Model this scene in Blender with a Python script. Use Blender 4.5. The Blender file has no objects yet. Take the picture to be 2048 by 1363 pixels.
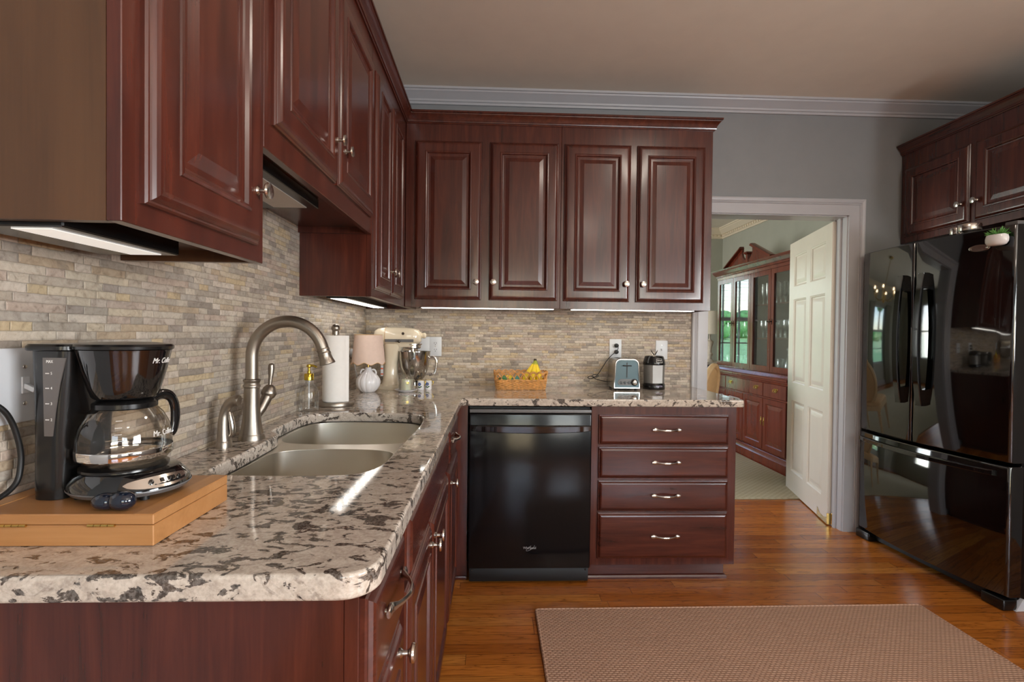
import bpy, bmesh, math, random
from mathutils import Vector, Matrix, Euler
random.seed(7)
PI = math.pi
R = math.radians
scene = bpy.context.scene
COL = scene.collection

# ------------------------------------------------------------------ camera
cam_data = bpy.data.cameras.new('camera')
cam = bpy.data.objects.new('camera', cam_data)
COL.objects.link(cam)
cam_data.sensor_fit = 'HORIZONTAL'
cam_data.sensor_width = 36.0
cam_data.lens = 36.0 * 1000.47 / 2048.0
cam_data.clip_start = 0.02
cam_data.clip_end = 200
_rt = Vector((0.99926018, -0.03673089, 0.01139865))
_up = Vector((-0.01087925, 0.01430974, 0.99983842))
_fw = Vector((0.03688806, 0.99922273, -0.01389955))
_m = Matrix((_rt, _up, -_fw)).transposed().to_4x4()
_m.translation = Vector((0.7764, -3.0828, 1.2286))
cam.matrix_world = _m
scene.camera = cam

# ------------------------------------------------------------------ view and world
scene.view_settings.view_transform = 'Standard'
scene.view_settings.look = 'None'
scene.view_settings.exposure = 0.18
scene.view_settings.gamma = 1.0
scene.view_settings.use_curve_mapping = False
scene.cycles.max_bounces = 8
scene.cycles.diffuse_bounces = 4
scene.cycles.glossy_bounces = 4
scene.cycles.transmission_bounces = 8
scene.cycles.transparent_max_bounces = 16
scene.cycles.caustics_refractive = False
scene.cycles.caustics_reflective = False
scene.cycles.sample_clamp_indirect = 4.0
scene.cycles.use_denoising = True

world = bpy.data.worlds.new('daylight')
scene.world = world
world.use_nodes = True
wn = world.node_tree
wn.nodes.clear()
w_out = wn.nodes.new('ShaderNodeOutputWorld')
w_bg = wn.nodes.new('ShaderNodeBackground')
w_sky = wn.nodes.new('ShaderNodeTexSky')
w_sky.sky_type = 'NISHITA'
w_sky.sun_disc = False
w_sky.sun_elevation = R(48)
w_sky.sun_rotation = R(200)
w_sky.air_density = 1.2
w_bg.inputs['Strength'].default_value = 0.95
wn.links.new(w_sky.outputs[0], w_bg.inputs[0])
wn.links.new(w_bg.outputs[0], w_out.inputs[0])


def area_light(name, loc, direction, sx, sy, watts, color):
    d = bpy.data.lights.new(name, 'AREA')
    d.shape = 'RECTANGLE'
    d.size, d.size_y, d.energy, d.color = sx, sy, watts, color
    o = bpy.data.objects.new(name, d)
    o.location = loc
    o.rotation_euler = Vector(direction).to_track_quat('-Z', 'Y').to_euler()
    COL.objects.link(o)
    return o


# sun on the garden outside the dining room windows
sun_d = bpy.data.lights.new('sun', 'SUN')
sun_d.energy = 3.6
sun_d.angle = R(0.6)
sun_d.color = (1.0, 0.95, 0.86)
sun = bpy.data.objects.new('sun', sun_d)
sun.rotation_euler = Euler((R(40), 0, R(-20)))
sun.location = (0, 12, 8)
COL.objects.link(sun)

# daylight entering through the openings behind the camera
area_light('daylight_rear_left', (0.95, -6.16, 1.25), (0, 1, 0.0), 1.1, 1.9, 1.4, (0.80, 0.92, 1.0))
area_light('daylight_rear_right', (2.85, -6.16, 1.45), (0, 1, 0.30), 1.3, 1.3, 36, (0.92, 0.96, 1.0))
area_light('daylight_side', (3.99, -4.3, 1.5), (-1, 0, 0.45), 1.5, 1.2, 205, (0.94, 0.97, 1.0))

# added light that brightens the dining room, set at an unseen side window
area_light('added_dining_daylight', (-0.66, 1.9, 1.5), (1, 0, 0.0), 1.7, 1.5, 88, (1.0, 0.99, 0.96))

# ------------------------------------------------------------------ mesh helpers


class MB:
    """collects python vertices and faces; off is subtracted so that world coordinates can be used for a thing at off"""

    def __init__(self, off=(0, 0, 0)):
        self.V, self.F = [], []
        self.off = Vector(off)

    def add(self, V, F, M=None):
        n = len(self.V)
        for v in V:
            v = Vector(v)
            if M is not None:
                v = M @ v
            self.V.append(v - self.off)
        self.F += [tuple(i + n for i in f) for f in F]
        return self

    def box(self, x0, x1, y0, y1, z0, z1, bevel=0.0, seg=2, M=None):
        V = [(x, y, z) for x in (x0, x1) for y in (y0, y1) for z in (z0, z1)]
        F = [(0, 1, 3, 2), (4, 6, 7, 5), (0, 4, 5, 1), (2, 3, 7, 6), (0, 2, 6, 4), (1, 5, 7, 3)]
        if bevel <= 0:
            return self.add(V, F, M)
        bm = bmesh.new()
        vs = [bm.verts.new(v) for v in V]
        for f in F:
            bm.faces.new([vs[i] for i in f])
        bmesh.ops.bevel(bm, geom=bm.edges[:], offset=bevel, segments=seg, profile=0.5, affect='EDGES')
        bm.verts.index_update()
        V = [v.co.copy() for v in bm.verts]
        F = [tuple(v.index for v in f.verts) for f in bm.faces]
        bm.free()
        return self.add(V, F, M)

    def loft(self, loops, closed=True, cap=True, M=None, cap0=None, cap1=None):
        """loops: list of equally long point lists"""
        V, F = [], []
        n = len(loops[0])
        for lp in loops:
            V += [Vector(p) for p in lp]
        for i in range(len(loops) - 1):
            for j in range(n if closed else n - 1):
                k = (j + 1) % n
                F.append((i * n + j, i * n + k, (i + 1) * n + k, (i + 1) * n + j))
        c0 = cap if cap0 is None else cap0
        c1 = cap if cap1 is None else cap1
        if c0:
            F.append(tuple(reversed(range(n))))
        if c1:
            F.append(tuple((len(loops) - 1) * n + j for j in range(n)))
        return self.add(V, F, M)

    def lathe(self, prof, seg=24, c=(0, 0, 0), axis=None, M=None, cap=False):
        """prof: [(r, z)]; axis: direction that the profile's z runs along"""
        T = Matrix.Translation(Vector(c))
        if axis is not None:
            T = T @ Vector(axis).to_track_quat('Z', 'Y').to_matrix().to_4x4()
        if M is not None:
            T = M @ T
        loops = [[(r * math.cos(2 * PI * j / seg), r * math.sin(2 * PI * j / seg), z) for j in range(seg)] for r, z in prof]
        return self.loft(loops, True, cap, T)

    def tube(self, pts, rad, seg=10, cap=True, M=None, flat=None, closed=False, ref=None):
        pts = [Vector(p) for p in pts]
        n = len(pts)
        if not hasattr(rad, '__len__'):
            rad = [rad] * n
        T = []
        for i in range(n):
            a = pts[(i - 1) % n] if closed or i > 0 else pts[i]
            b = pts[(i + 1) % n] if closed or i < n - 1 else pts[i]
            T.append((b - a).normalized())
        u = Vector(ref) if ref is not None else (Vector((0, 0, 1)) if abs(T[0].z) < 0.9 else Vector((1, 0, 0)))
        loops = []
        for i in range(n):
            u = (u - T[i] * u.dot(T[i]))
            if u.length < 1e-6:
                u = T[i].orthogonal()
            u.normalize()
            w = T[i].cross(u)
            fl = 1.0 if flat is None else (flat[i] if hasattr(flat, '__len__') else flat)
            loops.append([pts[i] + u * (rad[i] * fl * math.cos(2 * PI * j / seg)) + w * (rad[i] * math.sin(2 * PI * j / seg)) for j in range(seg)])
        if closed:
            loops.append(loops[0])
            cap = False
        return self.loft(loops, True, cap, M)

    def sweep(self, prof, path, up=(0, 0, 1), closed=False, cap=True):
        """mitred sweep of a closed profile [(a, b)] : a sideways (up x tangent), b along up"""
        up = Vector(up)
        P = [Vector(p) for p in path]
        n = len(P)
        loops = []
        for i in range(n):
            tin = (P[i] - P[(i - 1) % n]).normalized() if (i > 0 or closed) else None
            tout = (P[(i + 1) % n] - P[i]).normalized() if (i < n - 1 or closed) else None
            tin = tin or tout
            tout = tout or tin
            s1, s2 = up.cross(tin), up.cross(tout)
            m = (s1 + s2) / (1 + s1.dot(s2))
            loops.append([P[i] + m * a + up * b for a, b in prof])
        if closed:
            loops.append(loops[0])
            cap = False
        return self.loft(loops, True, cap)

    def rings(self, O, U, W, N, w, h, rings, back=True):
        """concentric rectangles: (inset, depth) pairs from the back edge to the centre of a w x h panel at O, spanned by U and W, out along N"""
        O, U, W, N = Vector(O), Vector(U), Vector(W), Vector(N)
        loops = []
        for ins, d in rings:
            loops.append([O + U * a + W * b + N * d for a, b in ((ins, ins), (w - ins, ins), (w - ins, h - ins), (ins, h - ins))])
        return self.loft(loops, True, True, cap0=back, cap1=True)

    def ellipsoid(self, c, r, seg=20, rows=12, M=None):
        prof = [(max(1e-5, math.sin(PI * i / rows)), -math.cos(PI * i / rows)) for i in range(rows + 1)]
        S = Matrix.Translation(Vector(c)) @ Matrix.Diagonal((r[0], r[1], r[2], 1.0))
        return self.lathe(prof, seg, M=(S if M is None else M @ S))

    def text(self, s, size, fn, depth=0.0006, shear=0.0, spacing=1.0):
        cu = bpy.data.curves.new('lettering', 'FONT')
        cu.body, cu.size, cu.shear, cu.space_character = s, size, shear, spacing
        cu.align_x, cu.align_y = 'CENTER', 'CENTER'
        cu.resolution_u = 3
        cu.extrude = depth
        o = bpy.data.objects.new('lettering', cu)
        COL.objects.link(o)
        me = bpy.data.meshes.new_from_object(o.evaluated_get(bpy.context.evaluated_depsgraph_get()))
        V = [fn(v.co.x, v.co.y, v.co.z) for v in me.vertices]
        F = [tuple(p.vertices) for p in me.polygons]
        bpy.data.objects.remove(o)
        bpy.data.curves.remove(cu)
        bpy.data.meshes.remove(me)
        return self.add(V, F)


def rrect(w, d, r, seg=6, z=0.0, c=(0, 0)):
    """rounded rectangle loop, counter-clockwise"""
    out = []
    for cx, cy, a0 in ((w / 2 - r, d / 2 - r, 0), (-w / 2 + r, d / 2 - r, 90), (-w / 2 + r, -d / 2 + r, 180), (w / 2 - r, -d / 2 + r, 270)):
        for k in range(seg + 1):
            a = R(a0 + 90 * k / seg)
            out.append((c[0] + cx + r * math.cos(a), c[1] + cy + r * math.sin(a), z))
    return out


def catmull(P, n=8, closed=False):
    P = [Vector(p) for p in P]
    out = []
    m = len(P)
    for i in range(m if closed else m - 1):
        g = (lambda k: P[k % m]) if closed else (lambda k: P[min(max(k, 0), m - 1)])
        a, b, c, d = g(i - 1), g(i), g(i + 1), g(i + 2)
        for k in range(n):
            t = k / n
            out.append(0.5 * ((2 * b) + (c - a) * t + (2 * a - 5 * b + 4 * c - d) * t * t + (3 * b - a - 3 * c + d) * t ** 3))
    if not closed:
        out.append(P[-1])
    return out


def obj(name, mb, mat, parent=None, angle=35, merge=True):
    me = bpy.data.meshes.new(name)
    bm = bmesh.new()
    vs = [bm.verts.new(v) for v in mb.V]
    for f in mb.F:
        try:
            bm.faces.new([vs[i] for i in f])
        except ValueError:
            pass
    if merge:
        bmesh.ops.remove_doubles(bm, verts=bm.verts[:], dist=1e-6)
    bmesh.ops.recalc_face_normals(bm, faces=bm.faces[:])
    bm.to_mesh(me)
    bm.free()
    if angle > 0:
        me.polygons.foreach_set('use_smooth', [True] * len(me.polygons))
        me.set_sharp_from_angle(angle=R(angle))
    me.materials.append(mat)
    o = bpy.data.objects.new(name, me)
    COL.objects.link(o)
    if parent is not None:
        o.parent = parent
    return o


def tag(o, label=None, cat=None, group=None, kind=None):
    if label:
        o['label'] = label
    if cat:
        o['category'] = cat
    if group:
        o['group'] = group
    if kind:
        o['kind'] = kind
    return o


def thing(name, label, cat, loc=(0, 0, 0), rotz=0.0, group=None):
    o = bpy.data.objects.new(name, None)
    o.empty_display_size = 0.05
    COL.objects.link(o)
    o.location = loc
    o.rotation_euler = (0, 0, rotz)
    return tag(o, label, cat, group)


def struct(name, mb, mat, label=None, cat=None, parent=None, angle=35):
    o = obj(name, mb, mat, parent, angle)
    if parent is None:
        tag(o, label or name.replace('_', ' '), cat or name.split('_')[0], None, 'structure')
    return o


def dup(root, loc=None, rotz=None, label=None, scale=None):
    def cp(o, parent):
        c = o.copy()
        COL.objects.link(c)
        c.parent = parent
        for ch in list(o.children):
            cp(ch, c)
        return c
    r = cp(root, None)
    if loc is not None:
        r.location = loc
    if rotz is not None:
        r.rotation_euler = (0, 0, rotz)
    if scale is not None:
        r.scale = scale
    if label:
        r['label'] = label
    return r
# ------------------------------------------------------------------ materials


def srgb(r, g, b):
    f = lambda c: (c / 255) / 12.92 if c / 255 <= 0.04045 else ((c / 255 + 0.055) / 1.055) ** 2.4
    return (f(r), f(g), f(b), 1.0)


class NT:
    def __init__(self, name):
        self.m = bpy.data.materials.new(name)
        self.m.use_nodes = True
        self.t = self.m.node_tree
        self.b = self.t.nodes['Principled BSDF']
        self.out = self.t.nodes['Material Output']

    def n(self, typ, **kw):
        nd = self.t.nodes.new('ShaderNode' + typ)
        for k, v in kw.items():
            setattr(nd, k, v)
        return nd

    def l(self, a, b):
        self.t.links.new(a, b)

    def val(self, sock, v):
        if hasattr(v, 'is_output') or isinstance(v, bpy.types.NodeSocket):
            self.l(v, sock)
        else:
            sock.default_value = v

    def math(self, op, a, b=0.0, c=None, clamp=False):
        nd = self.n('Math', operation=op, use_clamp=clamp)
        self.val(nd.inputs[0], a)
        self.val(nd.inputs[1], b)
        if c is not None:
            self.val(nd.inputs[2], c)
        return nd.outputs[0]

    def coords(self):
        tc = self.n('TexCoord')
        return tc.outputs['Object']

    def mapping(self, vec, scale=(1, 1, 1), rot=(0, 0, 0), loc=(0, 0, 0)):
        mp = self.n('Mapping')
        mp.inputs['Scale'].default_value = scale
        mp.inputs['Rotation'].default_value = rot
        mp.inputs['Location'].default_value = loc
        self.l(vec, mp.inputs['Vector'])
        return mp.outputs[0]

    def noise(self, vec, scale, detail=4, rough=0.55, dist=0.0):
        nd = self.n('TexNoise')
        self.l(vec, nd.inputs['Vector'])
        nd.inputs['Scale'].default_value = scale
        nd.inputs['Detail'].default_value = detail
        nd.inputs['Roughness'].default_value = rough
        nd.inputs['Distortion'].default_value = dist
        return nd.outputs[0]

    def ramp(self, fac, stops, interp='LINEAR'):
        nd = self.n('ValToRGB')
        cr = nd.color_ramp
        cr.interpolation = interp
        while len(cr.elements) > 1:
            cr.elements.remove(cr.elements[-1])
        cr.elements[0].position, cr.elements[0].color = stops[0]
        for p, c in stops[1:]:
            e = cr.elements.new(p)
            e.color = c
        self.val(nd.inputs[0], fac)
        return nd.outputs[0]

    def mix(self, fac, a, b, mode='MIX'):
        nd = self.n('Mix', data_type='RGBA', blend_type=mode)
        self.val(nd.inputs[0], fac)
        self.val(nd.inputs[6], a)
        self.val(nd.inputs[7], b)
        return nd.outputs[2]

    def bump(self, height, strength=0.3, dist=0.002):
        nd = self.n('Bump')
        nd.inputs['Strength'].default_value = strength
        nd.inputs['Distance'].default_value = dist
        self.l(height, nd.inputs['Height'])
        self.l(nd.outputs[0], self.b.inputs['Normal'])

    def set(self, **kw):
        for k, v in kw.items():
            self.val(self.b.inputs[k.replace('_', ' ')], v)
        return self


def plain(name, col, rough=0.5, metal=0.0, var=0.06, scale=8, coat=0.0, spec=0.5, bump=0.0, bscale=200, **kw):
    """plain surface with a slight procedural tone variation"""
    t = NT(name)
    c = t.coords()
    nz = t.noise(c, scale, 3)
    a = tuple(max(0, x * (1 - var)) for x in col[:3]) + (1,)
    b = tuple(min(1, x * (1 + var)) for x in col[:3]) + (1,)
    t.set(Base_Color=t.ramp(nz, [(0.3, a), (0.7, b)]), Roughness=rough, Metallic=metal, Coat_Weight=coat, Specular_IOR_Level=spec, **kw)
    if bump:
        t.bump(t.noise(c, bscale, 3), bump, 0.001)
    return t.m


def cherry(name, axis, dark=(46, 19, 14), mid=(72, 31, 22), light=(94, 43, 29), rough=0.26, scale=1.0):
    t = NT(name)
    c = t.coords()
    s = [9.0, 9.0, 9.0]
    s['xyz'.index(axis)] = 0.8
    cm = t.mapping(c, tuple(x * scale for x in s))
    g = t.noise(cm, 3.0, 6, 0.6, 0.6)
    s2 = [60.0, 60.0, 60.0]
    s2['xyz'.index(axis)] = 2.0
    g2 = t.noise(t.mapping(c, tuple(s2)), 3.0, 3, 0.5)
    base = t.ramp(g, [(0.25, srgb(*dark)), (0.5, srgb(*mid)), (0.78, srgb(*light))])
    col = t.mix(0.12, base, t.ramp(g2, [(0.35, srgb(*dark)), (0.65, srgb(*light))]))
    t.set(Base_Color=col, Roughness=rough, Coat_Weight=0.35, Coat_Roughness=0.16, Specular_IOR_Level=0.45)
    t.bump(g2, 0.04, 0.001)
    return t.m


def stone_tile(name, u, h=0.0159, w=0.068):
    t = NT(name)
    c = t.coords()
    sx = t.n('SeparateXYZ')
    t.l(c, sx.inputs[0])
    U = sx.outputs['XYZ'.index(u)]
    Z = sx.outputs[2]
    wob = t.noise(c, 30, 3)
    zz = t.math('ADD', Z, t.math('MULTIPLY', t.math('SUBTRACT', wob, 0.5), 0.0028))
    rz = t.math('DIVIDE', zz, h)
    row = t.math('FLOOR', rz)
    fv = t.math('FRACT', rz)
    wn1 = t.n('TexWhiteNoise', noise_dimensions='1D')
    t.l(row, wn1.inputs['W'])
    rr = wn1.outputs[0]
    uu = t.math('ADD', t.math('DIVIDE', U, w), t.math('MULTIPLY', rr, 37.0))
    ph = t.math('MULTIPLY', rr, 50.0)
    uu = t.math('ADD', uu, t.math('MULTIPLY', t.math('SINE', t.math('ADD', t.math('MULTIPLY', uu, 2.3), ph)), 0.36))
    uu = t.math('ADD', uu, t.math('MULTIPLY', t.math('SUBTRACT', wob, 0.5), 0.04))
    cid = t.math('FLOOR', uu)
    fu = t.math('FRACT', uu)
    cb = t.n('CombineXYZ')
    t.l(cid, cb.inputs[0])
    t.l(row, cb.inputs[1])
    wn2 = t.n('TexWhiteNoise', noise_dimensions='3D')
    t.l(cb.outputs[0], wn2.inputs['Vector'])
    rnd = wn2.outputs[0]
    stones = [(185, 173, 157), (175, 163, 150), (195, 183, 169), (165, 155, 144), (191, 172, 143), (182, 165, 153), (173, 164, 155), (200, 188, 176), (149, 139, 130), (187, 176, 163), (179, 161, 140), (154, 143, 135), (192, 178, 159), (184, 171, 160)]
    n = len(stones)
    base = t.ramp(rnd, [(i / n, srgb(*s)) for i, s in enumerate(stones)], 'CONSTANT')
    off = t.n('VectorMath', operation='MULTIPLY_ADD')
    t.l(wn2.outputs[1], off.inputs[0])
    off.inputs[1].default_value = (3, 3, 3)
    t.l(c, off.inputs[2])
    mott = t.noise(off.outputs[0], 55, 6, 0.7, 0.8)
    mott2 = t.noise(off.outputs[0], 16, 4, 0.6, 0.5)
    col = t.mix(0.75, base, t.ramp(mott, [(0.30, srgb(158, 146, 132)), (0.44, srgb(228, 222, 214)), (0.6, srgb(255, 252, 246))]), 'MULTIPLY')
    col = t.mix(t.ramp(mott2, [(0.30, (0.42, 0.42, 0.42, 1)), (0.42, (0, 0, 0, 1))]), col, srgb(120, 112, 104))
    # joints
    d1 = t.math('MINIMUM', fv, t.math('SUBTRACT', 1.0, fv))
    d2 = t.math('MULTIPLY', t.math('MINIMUM', fu, t.math('SUBTRACT', 1.0, fu)), w / h)
    d = t.math('MINIMUM', d1, d2)
    joint = t.math('LESS_THAN', d, 0.035)
    col = t.mix(t.math('MULTIPLY', joint, 0.55), col, srgb(120, 108, 94))
    hh = t.math('SINE', t.math('MULTIPLY', t.math('MULTIPLY', d, 4.0, clamp=True), PI / 2))
    hh = t.math('ADD', t.math('MULTIPLY', hh, 0.8), t.math('MULTIPLY', rnd, 0.5))
    hh = t.math('ADD', hh, t.math('MULTIPLY', mott, 0.9))
    t.set(Base_Color=col, Roughness=0.5, Specular_IOR_Level=0.4)
    t.bump(hh, 0.6, 0.0028)
    return t.m


def granite(name):
    t = NT(name)
    c = t.coords()
    cm = t.mapping(c, (1.0, 1.55, 1.35), (0, 0, R(-18)))
    n1 = t.noise(cm, 24, 7, 0.60, 1.0)
    n2 = t.noise(cm, 46, 6, 0.6, 0.8)
    dens = t.noise(c, 3.2, 2)
    fine = t.noise(c, 240, 2)
    v = t.math('ADD', n1, t.math('MULTIPLY', t.math('SUBTRACT', dens, 0.5), 0.22))
    v = t.math('ADD', v, t.math('MULTIPLY', t.math('SUBTRACT', n2, 0.5), 0.28))
    base = t.ramp(n2, [(0.3, srgb(164, 150, 137)), (0.5, srgb(192, 177, 162)), (0.72, srgb(210, 198, 184))])
    col = t.mix(t.ramp(v, [(0.438, (1, 1, 1, 1)), (0.458, (0, 0, 0, 1))]), base, t.ramp(n2, [(0.35, srgb(46, 40, 35)), (0.65, srgb(86, 72, 62))]))
    m2 = t.noise(t.mapping(c, (1.0, 1.8, 1.4), (0, 0, R(-30)), (3, 1, 0)), 13, 6, 0.65, 1.4)
    col = t.mix(t.ramp(m2, [(0.37, (0.55, 0.55, 0.55, 1)), (0.41, (0, 0, 0, 1))]), col, srgb(124, 110, 98))
    col = t.mix(0.12, col, t.ramp(fine, [(0.4, srgb(90, 80, 70)), (0.6, srgb(235, 225, 215))]))
    t.set(Base_Color=col, Roughness=0.06, Specular_IOR_Level=0.55, Coat_Weight=0.2, Coat_Roughness=0.03)
    return t.m


def plank_floor(name):
    t = NT(name)
    c = t.coords()
    sx = t.n('SeparateXYZ')
    t.l(c, sx.inputs[0])
    X, Y = sx.outputs[0], sx.outputs[1]
    h, w = 0.062, 1.05
    ry = t.math('DIVIDE', Y, h)
    row = t.math('FLOOR', ry)
    fv = t.math('FRACT', ry)
    wn1 = t.n('TexWhiteNoise', noise_dimensions='1D')
    t.l(row, wn1.inputs['W'])
    uu = t.math('ADD', t.math('DIVIDE', X, w), t.math('MULTIPLY', wn1.outputs[0], 19.0))
    cid = t.math('FLOOR', uu)
    fu = t.math('FRACT', uu)
    cb = t.n('CombineXYZ')
    t.l(cid, cb.inputs[0])
    t.l(row, cb.inputs[1])
    wn2 = t.n('TexWhiteNoise', noise_dimensions='3D')
    t.l(cb.outputs[0], wn2.inputs['Vector'])
    rnd = wn2.outputs[0]
    off = t.n('VectorMath', operation='MULTIPLY_ADD')
    t.l(wn2.outputs[1], off.inputs[0])
    off.inputs[1].default_value = (7, 7, 7)
    t.l(c, off.inputs[2])
    g = t.noise(t.mapping(off.outputs[0], (1.6, 22, 1)), 1.6, 3, 0.5, 0.5)
    ringv = t.math('FRACT', t.math('MULTIPLY', g, 7.0))
    rings = t.ramp(ringv, [(0.0, (1, 1, 1, 1)), (0.12, (0.15, 0.15, 0.15, 1)), (0.6, (0, 0, 0, 1)), (0.94, (0.35, 0.35, 0.35, 1)), (1.0, (1, 1, 1, 1))])
    pores = t.noise(t.mapping(off.outputs[0], (4, 160, 1)), 4.0, 3, 0.6)
    base = t.ramp(rnd, [(0.0, srgb(158, 88, 30)), (0.3, srgb(182, 106, 38)), (0.55, srgb(200, 122, 48)), (0.8, srgb(168, 96, 34)), (1.0, srgb(208, 136, 58))])
    col = t.mix(t.math('MULTIPLY', rings, 0.75), base, srgb(92, 46, 18))
    col = t.mix(t.math('MULTIPLY', t.ramp(pores, [(0.3, (1, 1, 1, 1)), (0.5, (0, 0, 0, 1))]), 0.35), col, srgb(104, 54, 22))
    d1 = t.math('MINIMUM', fv, t.math('SUBTRACT', 1.0, fv))
    d2 = t.math('MULTIPLY', t.math('MINIMUM', fu, t.math('SUBTRACT', 1.0, fu)), w / h)
    d = t.math('MINIMUM', d1, d2)
    col = t.mix(t.math('MULTIPLY', t.math('LESS_THAN', d, 0.018), 0.7), col, srgb(58, 30, 14))
    t.set(Base_Color=col, Roughness=0.26, Specular_IOR_Level=0.5, Coat_Weight=0.3, Coat_Roughness=0.15)
    t.bump(t.math('MULTIPLY', d, 12.0, clamp=True), 0.15, 0.001)
    return t.m


def woven(name, c1, c2, px, py, rough=0.95, bump=0.8, dist=0.003):
    """woven rug: rows of small loops, every second row shifted"""
    t = NT(name)
    c = t.coords()
    sx = t.n('SeparateXYZ')
    t.l(c, sx.inputs[0])
    ry = t.math('DIVIDE', sx.outputs[1], py)
    row = t.math('FLOOR', ry)
    fy = t.math('FRACT', ry)
    rx = t.math('ADD', t.math('DIVIDE', sx.outputs[0], px), t.math('MULTIPLY', row, 0.5))
    fx = t.math('FRACT', rx)
    a = t.math('SINE', t.math('MULTIPLY', fx, PI))
    b = t.math('SINE', t.math('MULTIPLY', fy, PI))
    loop = t.math('MULTIPLY', t.math('POWER', a, 0.6), t.math('POWER', b, 0.6))
    fib = t.noise(t.mapping(c, (1, 3, 1)), 400, 3)
    big = t.noise(c, 2.5, 3)
    col = t.mix(t.math('ADD', t.math('MULTIPLY', loop, 0.8), t.math('MULTIPLY', fib, 0.25), clamp=True), c2, c1)
    col = t.mix(t.math('MULTIPLY', big, 0.25), col, c2)
    hh = t.math('ADD', loop, t.math('MULTIPLY', fib, 0.4))
    t.set(Base_Color=col, Roughness=rough, Specular_IOR_Level=0.15)
    t.bump(hh, bump, dist)
    return t.m


def thin_glass(name, tint=(1, 1, 1, 1), refl=0.12, rough=0.0):
    """a thin pane: mostly see-through, with a clear reflection that grows at a glancing angle"""
    t = NT(name)
    tr = t.n('BsdfTransparent')
    tr.inputs[0].default_value = tint
    gl = t.n('BsdfGlossy')
    gl.inputs['Roughness'].default_value = rough
    lw = t.n('LayerWeight')
    lw.inputs[0].default_value = 0.35
    fac = t.math('ADD', t.math('MULTIPLY', lw.outputs['Fresnel'], 0.55), refl, clamp=True)
    mx = t.n('MixShader')
    t.l(fac, mx.inputs[0])
    t.l(tr.outputs[0], mx.inputs[1])
    t.l(gl.outputs[0], mx.inputs[2])
    t.l(mx.outputs[0], t.out.inputs[0])
    return t.m


def glow(name, col, strength):
    t = NT(name)
    t.set(Base_Color=(0.8, 0.8, 0.8, 1), Emission_Color=col, Emission_Strength=strength, Roughness=0.4)
    return t.m


def brushed(name, col, axis='z', rough=0.3):
    t = NT(name)
    c = t.coords()
    s = [120.0] * 3
    s['xyz'.index(axis)] = 2.0
    g = t.noise(t.mapping(c, tuple(s)), 4, 3)
    t.set(Base_Color=col, Metallic=1.0, Roughness=t.math('ADD', t.math('MULTIPLY', g, 0.14), rough - 0.07))
    return t.m


M = {}
M['cherry_v'] = cherry('cherry_vertical_grain', 'z')
M['cherry_x'] = cherry('cherry_grain_along_wall', 'x')
M['cherry_y'] = cherry('cherry_grain_along_side', 'y')
M['veneer'] = cherry('brown_veneer', 'z', (66, 41, 23), (82, 54, 32), (95, 64, 39), 0.38, 0.6)
M['china'] = cherry('mahogany', 'z', (84, 33, 22), (100, 42, 28), (114, 50, 33), 0.2, 0.5)
M['tile_x'] = stone_tile('travertine_strip_tile_back', 'X')
M['tile_y'] = stone_tile('travertine_strip_tile_side', 'Y')
M['granite'] = granite('granite')
M['floor'] = plank_floor('oak_planks')
M['rug'] = woven('sisal_weave', srgb(212, 172, 146), srgb(140, 104, 82), 0.019, 0.0105)
M['drug'] = woven('cream_weave', srgb(206, 198, 174), srgb(160, 150, 124), 0.05, 0.022)
M['wall'] = plain('grey_wall_paint', srgb(133, 134, 135), 0.6, var=0.03, bump=0.05)
M['dwall'] = plain('sage_grey_wall_paint', srgb(172, 174, 162), 0.6, var=0.03, bump=0.05)
M['ceiling'] = plain('ceiling_paint', srgb(234, 223, 207), 0.75, var=0.02)
M['dceiling'] = plain('white_ceiling_paint', srgb(226, 220, 208), 0.75, var=0.02)
M['white'] = plain('white_gloss_paint', srgb(176, 175, 178), 0.35, var=0.02)
M['cream_trim'] = plain('cream_trim_paint', srgb(226, 214, 192), 0.4, var=0.02)
M['doorwhite'] = plain('cream_white_door_paint', srgb(216, 208, 196), 0.35, var=0.02)
M['nickel'] = brushed('brushed_nickel', srgb(158, 148, 137), 'z', 0.36)
M['satin'] = plain('satin_nickel', srgb(205, 198, 190), 0.22, 1.0, 0.03)
M['steel'] = brushed('brushed_steel', srgb(200, 198, 192), 'z', 0.24)
M['steel_x'] = brushed('brushed_steel_sheet', srgb(232, 226, 214), 'x', 0.31)
M['chrome'] = plain('polished_steel', srgb(225, 222, 218), 0.06, 1.0, 0.02)
M['brass'] = plain('polished_brass', srgb(214, 180, 104), 0.2, 1.0, 0.05)
M['gold'] = plain('gold_metal', srgb(206, 176, 70), 0.2, 1.0, 0.04)
M['bowl_steel'] = plain('polished_bowl_steel', srgb(178, 174, 168), 0.10, 1.0, 0.02)
M['matte_steel'] = plain('matte_grey_metal', srgb(150, 146, 142), 0.48, 0.8, 0.03)
M['black_gloss'] = plain('black_enamel', srgb(12, 12, 13), 0.06, 0.0, 0.05, spec=0.6, coat=0.6, Coat_Roughness=0.03)
M['black_dw'] = plain('black_door_panel', srgb(13, 13, 15), 0.16, 0.0, 0.05, spec=0.3, coat=0.08, Coat_Roughness=0.10)
M['fridge_black'] = plain('black_glass_enamel', srgb(7, 7, 7), 0.05, 0.0, 0.05, IOR=1.95)
M['black_plastic'] = plain('black_plastic', srgb(18, 17, 17), 0.22, 0.0, 0.08, spec=0.5)
M['black_matte'] = plain('black_matte_plastic', srgb(15, 14, 14), 0.5, 0.0, 0.1)
M['grey_plastic'] = plain('grey_plastic', srgb(96, 94, 94), 0.35, 0.0, 0.04)
M['clear_grey'] = plain('smoky_gauge_plastic', srgb(92, 86, 83), 0.2, 0.0, 0.06)
M['white_plastic'] = plain('white_plastic', srgb(204, 205, 208), 0.35, 0.0, 0.02)
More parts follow.
